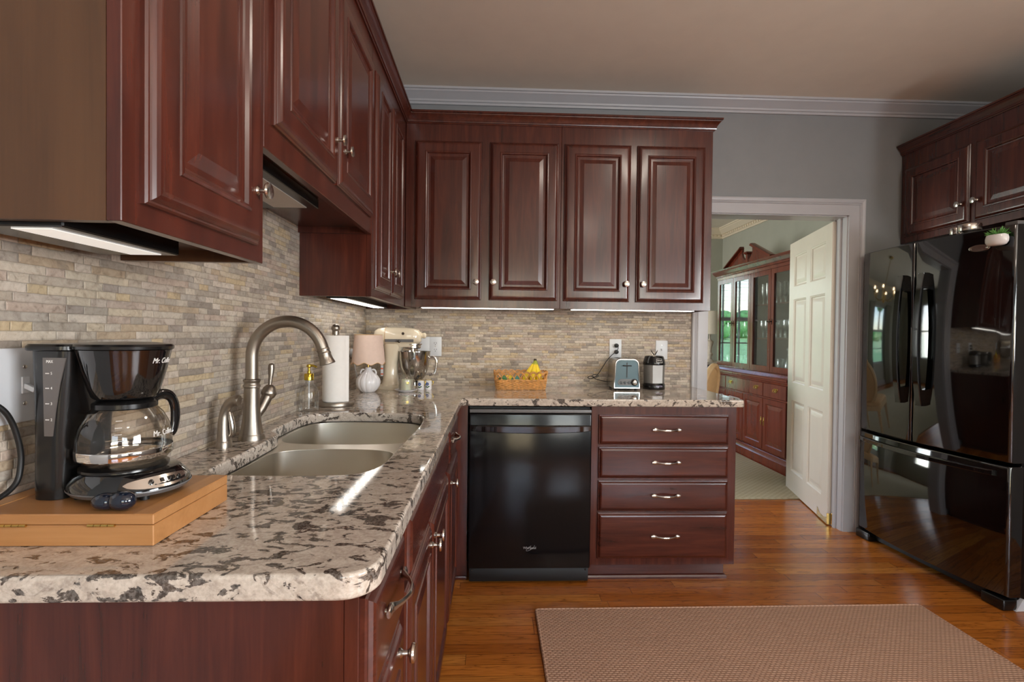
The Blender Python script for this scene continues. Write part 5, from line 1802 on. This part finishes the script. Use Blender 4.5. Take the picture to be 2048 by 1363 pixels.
fhandle(0.335, ld_)
fhandle(0.463, rd_)
b = MB()
lo = []
n = 30
for k in range(n + 1):
    f = k / n
    s_ = 0.02 + 0.785 * f
    d = 0.016 + 0.030 * (4 * f * (1 - f)) ** 0.8
    xo = -fbulge(s_) - d
    lo.append([(xo + 0.003, -s_, 0.604), (xo, -s_, 0.607), (xo, -s_, 0.624), (xo + 0.004, -s_, 0.628), (xo + 0.016, -s_, 0.628), (xo + 0.016, -s_, 0.604)])
b.loft(lo)
for sa in (0.02, 0.775):
    b.loft([[(-fbulge(s_) - 0.018, -s_, 0.606), (-fbulge(s_) - 0.018, -s_, 0.626), (-fbulge(s_) + 0.006, -s_, 0.626), (-fbulge(s_) + 0.006, -s_, 0.606)] for s_ in (sa, sa + 0.03)])
obj('handle', b, M['black_gloss'], fz_, 40)
for s_ in (0.045, FWID - 0.055):
    obj('foot', MB().box(-0.012, 0.06, -s_ - 0.052, -s_ + 0.052, 0.001, 0.052, 0.008, 3), M['black_plastic'], fr, 40)
obj('levelling_leg', MB().loft([[(0.045, -FWID - 0.002, 0.001), (0.095, -FWID - 0.002, 0.001), (0.095, -FWID - 0.002, 0.05), (0.08, -FWID - 0.002, 0.055)], [(0.045, -FWID + 0.02, 0.001), (0.095, -FWID + 0.02, 0.001), (0.095, -FWID + 0.02, 0.05), (0.08, -FWID + 0.02, 0.055)]]), M['white_plastic'], fr, 0)
obj('hinge_cover', MB().box(0.02, 0.13, -FWID + 0.01, -FWID + 0.065, 1.7365, 1.766, 0.004, 2), M['grey_plastic'], fr, 30)

# things on the refrigerator
p = fworld(0.812, 1.657, 0.030)
t = thing('magnet_planter', 'small white magnetic pot of spiky green succulent on the refrigerator door', 'planter', p, FPH + R(4))
b = MB()
lo = []
for z, s in ((0.0, 0.62), (0.004, 0.82), (0.016, 0.98), (0.030, 1.0), (0.043, 0.94), (0.048, 0.88), (0.046, 0.80), (0.036, 0.78)):
    lo.append([(0.028 * s * math.cos(2 * PI * k / 36), 0.046 * s * math.sin(2 * PI * k / 36), z) for k in range(36)])
b.loft(lo)
obj('pot', b, M['ceramic'], t, 50)
rnd = random.Random(3)
lv = MB()
for k in range(70):
    a = rnd.uniform(0, 2 * PI)
    el = rnd.uniform(0.30, 1.4)
    L_ = rnd.uniform(0.034, 0.052)
    p0 = Vector((0.010 * math.cos(a) * rnd.random(), 0.026 * math.sin(a) * rnd.random(), 0.040))
    dr = Vector((math.cos(a) * math.cos(el) * 0.7, math.sin(a) * math.cos(el), math.sin(el)))
    p1 = p0 + dr * L_ * 0.6
    p2 = p0 + dr * L_ + Vector((0, 0, -0.004))
    lv.tube([p0, p1, p2], [0.0018, 0.0024, 0.0004], 6)
obj('succulent_leaves', lv, M['succulent'], t, 60)
obj('magnet_disc', MB().lathe([(0.0, 0.0), (0.02, 0.0), (0.02, 0.0045), (0.0, 0.0045)], 20, (0.0245, -0.004, 0.022), (1, 0, 0)), M['black_plastic'], t, 40)
b = MB()
lo = []
for s, x in ((1.0, 0.0), (1.0, -0.002), (0.95, -0.0035), (0.80, -0.0035), (0.78, -0.0028), (0.5, -0.003), (0.05, -0.003)):
    lo.append([(x, 0.046 * s * math.cos(2 * PI * k / 40), 0.0165 * s * math.sin(2 * PI * k / 40)) for k in range(40)])
b.loft(lo, M=Matrix.Rotation(R(2), 4, 'X'))
o = obj('door_magnet', b, M['satin'], None, 40)
o.location = fworld(0.722, 1.660, 0.0022)
o.rotation_euler = (0, 0, FPH + R(7))
tag(o, 'oval silver magnet on the refrigerator door below the small plant', 'magnet')
for i, (s, ox, r, h, lb) in enumerate(((0.508, -0.125, 0.030, 0.066, 'small round silver tin on the refrigerator, the farther of the two'), (0.578, -0.115, 0.047, 0.070, 'larger round silver tin on the refrigerator, nearer the plant'))):
    t = thing('silver_tin', lb, 'tin', fworld(s, 1.7358, ox), group='tins on the refrigerator')
    obj('base', MB().lathe([(0.0, 0.0), (r * 0.98, 0.0), (r * 0.98, h * 0.55)], 32), M['clear_glass'], t, 40)
    obj('lid', MB().lathe([(r, h * 0.5), (r * 1.02, h * 0.52), (r * 1.02, h * 0.96), (r * 0.98, h), (0.0, h)], 32), M['satin'], t, 40)

# ------------------------------------------------------------------ china cabinet (front looks towards -x)
XBc, XHc = 3.38, 3.45           # fronts of the base and of the hutch
Y0c, Y1c = 1.255, 2.835
XW = 3.915
off = (3.66, 2.045, 0)
cc = thing('china_cabinet', 'mahogany china cabinet with glazed doors and a broken pediment', 'china cabinet', off)
b = MB(off)
b.box(XBc + 0.02, XW, Y0c, Y1c, 0.13, 0.80)
obj('base_body', b, M['china'], cc, 0)
mb = MB(off)
prof = [(0, 0), (0.030, 0), (0.030, 0.085), (0.022, 0.095), (0.014, 0.112), (0.010, 0.125), (0.004, 0.130), (0, 0.130)]
path = [(XW, Y0c - 0.004, 0), (XBc + 0.012, Y0c - 0.004, 0), (XBc + 0.012, Y1c + 0.004, 0), (XW, Y1c + 0.004, 0)]
mb.sweep([(a, b_) for a, b_ in prof], path, (0, 0, 1))
obj('plinth', mb, M['china'], cc, 25)
wp = [(0, 0), (0.008, 0), (0.012, 0.012), (0.020, 0.018), (0.022, 0.030), (0.030, 0.036), (0.030, 0.05), (0.022, 0.056), (0.014, 0.07), (0.004, 0.086), (0, 0.09)]
mb = MB(off)
path = [(XW, Y0c, 0.795), (XBc + 0.01, Y0c, 0.795), (XBc + 0.01, Y1c, 0.795), (XW, Y1c, 0.795)]
mb.sweep(wp, path, (0, 0, 1))
mb.box(XBc + 0.012, XW, Y0c + 0.002, Y1c - 0.002, 0.79, 0.884)
obj('waist_molding', mb, M['china'], cc, 25)
ycol = [Y0c + 0.012 + k * (Y1c - Y0c - 0.024) / 4 for k in range(5)]
CDP = [(0.0, 0.0), (0.0, 0.012), (0.004, 0.017), (0.05, 0.017), (0.056, 0.010), (0.062, 0.008), (0.095, 0.016), (0.10, 0.016)]
CFP = [(0.0, 0.0), (0.0, 0.012), (0.005, 0.017), (0.02, 0.017)]


def bat_pull(y, z, parent):
    b = MB(off)
    pl = [(-0.034, 0.006), (-0.030, 0.016), (-0.020, 0.012), (-0.014, 0.018), (0, 0.014), (0.014, 0.018), (0.020, 0.012), (0.030, 0.016), (0.034, 0.006), (0.026, -0.004), (0.020, -0.014), (0.010, -0.018), (0, -0.028), (-0.010, -0.018), (-0.020, -0.014), (-0.026, -0.004)]
    xf = XBc + 0.003
    b.loft([[(xf, y + u, z + v) for u, v in pl], [(xf - 0.003, y + u * 0.94, z + v * 0.94) for u, v in pl]])
    for s in (-1, 1):
        b.lathe([(0.006, 0), (0.004, 0.008), (0.005, 0.012), (0.0, 0.013)], 10, (xf - 0.002, y + s * 0.022, z + 0.004), (-1, 0, 0))
    b.tube(catmull([(xf - 0.011, y - 0.022, z + 0.004), (xf - 0.018, y - 0.02, z - 0.010), (xf - 0.018, y, z - 0.017), (xf - 0.018, y + 0.02, z - 0.010), (xf - 0.011, y + 0.022, z + 0.004)], 5), 0.003, 8)
    return obj('pull', b, M['brass'], parent, 40)


for (a, c), pulls in (((0, 1), (1.435,)), ((1, 3), (1.775, 2.31)), ((3, 4), (2.64,))):
    ya, yb = ycol[a] + 0.005, ycol[c] - 0.005
    d = panel_door('drawer', (XBc + 0.02, yb, 0.655), -Y1, Z1, -X1, yb - ya, 0.135, M['china'], cc, off, CFP)
    for p in pulls:
        bat_pull(p, 0.735, d)
for k in range(4):
    ya, yb = ycol[k] + 0.005, ycol[k + 1] - 0.005
    d = panel_door('door', (XBc + 0.02, yb, 0.145), -Y1, Z1, -X1, yb - ya, 0.495, M['china'], cc, off, CDP)
    yk = ya + 0.02 if k in (1, 3) else yb - 0.02
    e = MB(off).box(XBc - 0.001, XBc + 0.0035, yk - 0.007, yk + 0.007, 0.375, 0.455, 0.002, 1)
    e.lathe([(0.006, 0), (0.006, 0.006), (0.0, 0.007)], 10, (XBc - 0.001, yk, 0.415), (-1, 0, 0))
    obj('escutcheon', e, M['brass'], d, 40)
# hutch: open box with shelves
b = MB(off)
b.box(XHc + 0.02, XW, Y0c + 0.02, Y0c + 0.04, 0.884, 1.95)
b.box(XHc + 0.02, XW, Y1c - 0.04, Y1c - 0.02, 0.884, 1.95)
b.box(XHc + 0.02, XW, Y0c + 0.04, Y1c - 0.04, 1.90, 1.95)
b.box(XHc + 0.02, XW, Y0c + 0.04, Y1c - 0.04, 0.884, 0.90)
b.box(XHc + 0.03, XW - 0.02, (ycol[2]) - 0.008, ycol[2] + 0.008, 0.90, 1.90)
obj('hutch_body', b, M['china'], cc, 0)
obj('back_panel', MB(off).box(XW - 0.02, XW - 0.005, Y0c + 0.041, Y1c - 0.041, 0.901, 1.899), M['china_inside'], cc, 0)
sh = []
for z in (1.205, 1.545):
    for ya, yb in ((Y0c + 0.042, ycol[2] - 0.009), (ycol[2] + 0.009, Y1c - 0.042)):
        obj('shelf', MB(off).box(XHc + 0.045, XW - 0.022, ya, yb, z, z + 0.014), M['china'], cc, 0)
# glazed doors
hy = [Y0c + 0.022 + k * (Y1c - Y0c - 0.044) / 4 for k in range(5)]
for k in range(4):
    ya, yb = hy[k] + 0.003, hy[k + 1] - 0.003
    z0, z1 = 0.895, 1.885
    d = MB(off)
    f = 0.048
    for y_0, y_1, za, zb in ((ya, ya + f, z0, z1), (yb - f, yb, z0, z1), (ya + f, yb - f, z0, z0 + f), (ya + f, yb - f, z1 - f, z1)):
        d.box(XHc, XHc + 0.02, y_0, y_1, za, zb)
    dd = obj('glazed_door', d, M['china'], cc, 0)
    obj('glass', MB(off).box(XHc + 0.009, XHc + 0.0125, ya + f - 0.004, yb - f + 0.004, z0 + f - 0.004, z1 - f + 0.004), M['cabinet_glass'], dd, 0)
    yk = yb - 0.02 if k in (0, 2) else ya + 0.02
    e = MB(off).box(XHc - 0.004, XHc + 0.0005, yk - 0.004, yk + 0.004, 1.35, 1.405, 0.002, 1)
    e.lathe([(0.005, 0), (0.005, 0.012), (0.009, 0.016), (0.006, 0.022), (0.0, 0.023)], 12, (XHc - 0.004, yk, 1.378), (-1, 0, 0))
    obj('escutcheon', e, M['dark_mark'], dd, 40)
# cornice with dentils
cpp = [(0, 0), (0.004, 0), (0.006, 0.03), (0.016, 0.034), (0.018, 0.05), (0.032, 0.062), (0.046, 0.084), (0.050, 0.088), (0.050, 0.098), (0.056, 0.100), (0.060, 0.112), (0, 0.112)]
mb = MB(off)
path = [(XW, Y0c + 0.018, 1.888), (XHc + 0.004, Y0c + 0.018, 1.888), (XHc + 0.004, Y1c - 0.018, 1.888), (XW, Y1c - 0.018, 1.888)]
mb.sweep(cpp, path, (0, 0, 1))
mb.box(XHc + 0.006, XW, Y0c + 0.02, Y1c - 0.02, 1.89, 1.999)
obj('cornice', mb, M['china'], cc, 25)
mb = MB(off)
y = Y0c + 0.03
while y < Y1c - 0.03:
    mb.box(XHc - 0.0135, XHc - 0.001, y, y + 0.011, 1.918, 1.938)
    y += 0.022
obj('dentil_strip', mb, M['china'], cc, 0)
# broken pediment
yc = 2.135
half = 0.47
top = []
for s in (1, -1):
    pts = [(half, 0.0), (0.115, 0.175)]
    q = [(half, 0.0), (0.108, 0.172), (0.105, 0.150)]
    for k in range(9):
        a = R(60 + 170 * k / 8)
        q.append((0.082 + 0.045 * math.cos(a) - 0.012, 0.105 + 0.050 * math.sin(a)) if False else (0.105 + 0.020 * math.sin(PI * k / 8) - 0.0060 * k, 0.150 - 0.0122 * k))
    q += [(0.04, 0.05), (0.0, 0.05), (0.0, 0.0)]
    lo = [[(XHc + 0.0, yc + s * u, 1.999 + v) for u, v in q], [(XHc + 0.022, yc + s * u, 1.999 + v) for u, v in q]]
    mb = MB(off).loft(lo)
    obj('pediment', mb, M['china'], cc, 25)
    rake = MB(off)
    pr = [(-0.035, 0), (-0.028, 0.02), (-0.012, 0.026), (0.024, 0.026), (0.024, 0), ]
    A = Vector((XHc, yc + s * half * 1.03, 2.0))
    B = Vector((XHc, yc + s * 0.105, 1.999 + 0.178))
    dv = (B - A).normalized()
    nz = Vector((0, -dv.z * (1 if dv.y > 0 else -1), abs(dv.y)))
    lo = []
    for P_ in (A, B):
        lo.append([P_ + Vector((a, 0, 0)) + nz * b_ for a, b_ in pr])
    rake.loft(lo)
    obj('pediment_molding', rake, M['china'], cc, 25)
b = MB(off)
b.loft([[(XHc - 0.004, yc - 0.026, 2.0), (XHc - 0.004, yc + 0.026, 2.0), (XHc + 0.05, yc + 0.026, 2.0), (XHc + 0.05, yc - 0.026, 2.0)],
        [(XHc - 0.004, yc - 0.020, 2.098), (XHc - 0.004, yc + 0.020, 2.098), (XHc + 0.05, yc + 0.020, 2.098), (XHc + 0.05, yc - 0.020, 2.098)],
        [(XHc - 0.022, yc - 0.036, 2.112), (XHc - 0.022, yc + 0.036, 2.112), (XHc + 0.06, yc + 0.036, 2.112), (XHc + 0.06, yc - 0.036, 2.112)],
        [(XHc - 0.022, yc - 0.036, 2.126), (XHc - 0.022, yc + 0.036, 2.126), (XHc + 0.06, yc + 0.036, 2.126), (XHc + 0.06, yc - 0.036, 2.126)]])
obj('pediment_block', b, M['china'], cc, 20)

# what stands in the china cabinet
rnd = random.Random(11)
gob = [(0.0, 0.0), (0.030, 0.0), (0.031, 0.002), (0.006, 0.007), (0.004, 0.014), (0.004, 0.070), (0.007, 0.076), (0.022, 0.088), (0.032, 0.110), (0.034, 0.140), (0.030, 0.175), (0.029, 0.175), (0.032, 0.140), (0.030, 0.112), (0.020, 0.091), (0.0, 0.083)]
flute = [(0.0, 0.0), (0.028, 0.0), (0.029, 0.002), (0.005, 0.007), (0.004, 0.060), (0.010, 0.070), (0.020, 0.095), (0.024, 0.150), (0.022, 0.215), (0.021, 0.215), (0.022, 0.150), (0.018, 0.098), (0.0, 0.075)]
tumb = [(0.0, 0.0), (0.032, 0.0), (0.034, 0.003), (0.040, 0.110), (0.039, 0.111), (0.032, 0.010), (0.0, 0.009)]
protos = {}


def glassware(kind, x, y, z, label, group):
    prof = {'crystal_goblet': gob, 'crystal_flute': flute, 'crystal_tumbler': tumb}[kind]
    if kind not in protos:
        protos[kind] = obj(kind, MB().lathe(prof, 18), M['crystal'], None, 50)
        o = protos[kind]
    else:
        o = protos[kind].copy()
        COL.objects.link(o)
    o.location = (x, y, z)
    tag(o, label, 'glass', group)


for zsh, kind, lb, gr in ((1.5595, 'crystal_flute', 'tall cut crystal flute on the top shelf of the china cabinet', 'crystal flutes on the top shelf'),
                          (1.2195, 'crystal_goblet', 'cut crystal goblet on the middle shelf of the china cabinet', 'crystal goblets on the middle shelf'),
                          (0.9005, 'crystal_tumbler', 'cut crystal tumbler at the bottom of the china cabinet', 'crystal tumblers on the bottom shelf')):
    for ya, yb in ((Y0c + 0.09, ycol[2] - 0.05), (ycol[2] + 0.06, Y1c - 0.10)):
        n = 9
        for r_ in range(3):
            for k in range(n):
                if zsh > 1.5 and ya < 1.5 and k < 5:
                    continue
                if zsh < 1.0 and (k % 2 or r_ == 2 or (r_ == 0 and ya < 1.5)):
                    continue
                glassware(kind, 3.56 + 0.09 * r_, ya + (yb - ya) * k / (n - 1), zsh, lb, gr)
t = thing('porcelain_tureen', 'cream porcelain tureen on the top right shelf of the china cabinet', 'tureen', (3.66, 1.45, 1.5595))
obj('tureen_bowl', MB().lathe([(0.0, 0.0), (0.06, 0.0), (0.055, 0.015), (0.10, 0.05), (0.115, 0.09), (0.11, 0.12)], 32), M['china_cream'], t, 50)
obj('tureen_lid', MB().lathe([(0.113, 0.12), (0.10, 0.145), (0.05, 0.17), (0.018, 0.18), (0.014, 0.19), (0.022, 0.20), (0.012, 0.213), (0.0, 0.215)], 32), M['china_cream'], t, 50)
for i, (y, s) in enumerate(((1.46, 1.0), (1.60, 0.9))):
    t = thing('glass_decanter', ('taller' if i == 0 else 'shorter') + ' cut glass decanter at the bottom right of the china cabinet', 'decanter', (3.60, y, 0.9005))
    obj('decanter_body', MB().lathe([(r * s, z * s) for r, z in ((0.0, 0.0), (0.055, 0.0), (0.06, 0.01), (0.052, 0.08), (0.03, 0.14), (0.015, 0.16), (0.014, 0.20), (0.022, 0.21))], 20), M['crystal'], t, 40)
    obj('stopper', MB().lathe([(r * s, z * s) for r, z in ((0.012, 0.20), (0.012, 0.212), (0.026, 0.225), (0.028, 0.245), (0.014, 0.262), (0.0, 0.264))], 14), M['crystal'], t, 30)

# ------------------------------------------------------------------ sideboard and lamp behind
off = (3.40, 3.48, 0)
sb = thing('dining_sideboard', 'grey sideboard under the white lamp at the back of the dining room', 'sideboard', off)
obj('body', MB(off).box(3.02, 3.86, 3.28, 3.68, 0.10, 0.86), M['dark_grey'], sb, 0)
obj('top', MB(off).box(2.99, 3.88, 3.25, 3.69, 0.861, 0.893, 0.006, 2), M['chalk'], sb, 20)
for x in (3.05, 3.83):
    for y in (3.31, 3.65):
        obj('leg', MB(off).box(x - 0.03, x + 0.03, y - 0.03, y + 0.03, 0.0, 0.10), M['dark_grey'], sb, 0)
for x0 in (3.04, 3.45):
    d = panel_door('door', (x0, 3.28, 0.13), X1, Z1, -Y1, 0.39, 0.70, M['dark_grey'], sb, off, CFP)
    obj('knob', knob_mesh(MB(off), (x0 + (0.36 if x0 < 3.2 else 0.03), 3.263, 0.5), -Y1), M['brass'], d, 40)
t = thing('buffet_lamp', 'turned white lamp with a drum shade beyond the doorway', 'lamp', (3.628, 3.42, 0.8935))
obj('base', MB().lathe([(0.0, 0.0), (0.06, 0.0), (0.062, 0.012), (0.045, 0.022), (0.030, 0.034), (0.026, 0.06), (0.040, 0.085), (0.043, 0.105), (0.030, 0.122), (0.024, 0.15), (0.030, 0.185), (0.046, 0.235), (0.050, 0.262), (0.036, 0.278), (0.020, 0.286), (0.016, 0.30), (0.010, 0.305), (0.010, 0.365)], 28), M['chalk'], t, 40)
obj('shade', MB().lathe([(0.118, 0.365), (0.128, 0.365), (0.117, 0.665), (0.107, 0.665), (0.118, 0.365)], 44), M['linen_white'], t, 50)

# ------------------------------------------------------------------ dining chairs


def dining_chair(label, loc, rz):
    t = thing('dining_chair', label, 'chair', loc, rz)
    # local: seat faces +y ; back at y = -0.22
    def ov(k, n, s=1.0):
        a = 2 * PI * k / n
        return (0.215 * s * math.cos(a), 0.27 * s * math.sin(a))
    tilt = Matrix.Translation((0, -0.215, 0.718)) @ Matrix.Rotation(R(10), 4, 'X')
    n = 48
    fr_ = MB().tube([(ov(k, n)[0], 0, ov(k, n)[1]) for k in range(n)], 0.023, 10, closed=True, M=tilt)
    obj('back_frame', fr_, M['chair_wood'], t, 60)
    obj('backrest', MB().loft([[(ov(k, n, s)[0], y, ov(k, n, s)[1]) for k in range(n)] for s, y in ((0.3, 0.022), (0.7, 0.02), (0.93, 0.008), (0.94, -0.006), (0.7, -0.014), (0.3, -0.016))], M=tilt), M['chair_cloth'], t, 60)
    for s in (-1, 1):
        obj('back_post', MB().tube([(s * 0.10, -0.185, 0.44), (s * 0.12, -0.178, 0.47), (s * 0.13, -0.18, 0.50)], [0.018, 0.017, 0.018], 10), M['chair_wood'], t, 60)
    obj('seat_rail', MB().loft([rrect(0.48, 0.44, 0.06, 6, 0.39), rrect(0.48, 0.44, 0.06, 6, 0.445)]), M['chair_wood'], t, 40)
    obj('seat', MB().loft([rrect(0.47, 0.43, 0.06, 6, 0.4455), rrect(0.475, 0.435, 0.07, 6, 0.47), rrect(0.42, 0.38, 0.08, 6, 0.495), rrect(0.2, 0.18, 0.06, 6, 0.503)]), M['chair_cloth'], t, 60)
    for sx in (-1, 1):
        for sy in (-1, 1):
            obj('leg', MB().lathe([(0.011, 0.0), (0.013, 0.01), (0.022, 0.30), (0.026, 0.33), (0.02, 0.342), (0.028, 0.352), (0.028, 0.39)], 14, (sx * 0.205, sy * 0.185, 0.0108)), M['chair_wood'], t, 40)
    return t


ch = dining_chair('oval backed tan dining chair just beyond the doorway by the countertop', (2.415, 1.19, 0), R(50))
c2 = dup(ch, (2.05, 2.40, 0), R(150), 'oval backed tan dining chair mirrored in the refrigerator door')

# ------------------------------------------------------------------ chandelier (mirrored in the refrigerator)
t = thing('chandelier', 'crystal chandelier with candle bulbs mirrored in the refrigerator', 'chandelier', (1.70, 1.92, 2.02))
obj('stem', MB().tube([(0, 0, -0.12), (0, 0, CEIL - 2.02 - 0.001)], 0.008, 10), M['brass'], t, 60)
obj('ceiling_rose', MB().lathe([(0.0, -0.03), (0.05, -0.02), (0.06, -0.001), (0.0, -0.001)], 24, (0, 0, CEIL - 2.02)), M['brass'], t, 50)
obj('body', MB().lathe([(0.0, -0.16), (0.012, -0.15), (0.03, -0.12), (0.012, -0.09), (0.028, -0.05), (0.016, 0.0), (0.03, 0.05), (0.008, 0.09)], 20), M['brass'], t, 50)
for k in range(6):
    a = k * PI / 3 + 0.2
    Mx = Matrix.Rotation(a, 4, 'Z')
    arm = obj('arm', MB().tube(catmull([(0.015, 0, -0.04), (0.08, 0, -0.10), (0.19, 0, -0.09), (0.27, 0, -0.02), (0.27, 0, 0.01)], 5), 0.006, 8, M=Mx).lathe([(0.008, -0.004), (0.028, 0.004), (0.03, 0.008), (0.010, 0.008), (0.010, 0.05), (0.0, 0.051)], 14, M=Mx @ Matrix.Translation((0.27, 0, 0.01))), M['brass'], t, 50)
    obj('bulb', MB().lathe([(0.0, 0.05), (0.011, 0.054), (0.015, 0.072), (0.009, 0.095), (0.0, 0.11)], 12, M=Mx @ Matrix.Translation((0.27, 0, 0.01))), M['bulb_glow'], arm, 60)
    pe = MB()
    for dz in (0.02, 0.05, 0.08):
        pe.lathe([(0.0, -0.014), (0.008, 0.0), (0.0, 0.014)], 6, M=Mx @ Matrix.Translation((0.27, 0, -0.02 - dz)))
    obj('crystal_drop', pe, M['crystal'], arm, 0)

# ------------------------------------------------------------------ kitchen ceiling lights, just out of the frame
for i, (x, y, lb) in enumerate(((1.95, -1.75, 'round opal flush ceiling light over the kitchen floor'), (1.95, -4.2, 'round opal flush ceiling light behind the camera'))):
    t = thing('ceiling_light', lb, 'ceiling light', (x, y, CEIL))
    obj('rim', MB().lathe([(0.0, -0.0008), (0.17, -0.0008), (0.175, -0.01), (0.17, -0.03), (0.155, -0.034)], 40), M['satin'], t, 40)
    obj('shade', MB().lathe([(0.154, -0.034), (0.15, -0.05), (0.12, -0.075), (0.07, -0.092), (0.0, -0.098)], 40), M['dome_glow'], t, 60)
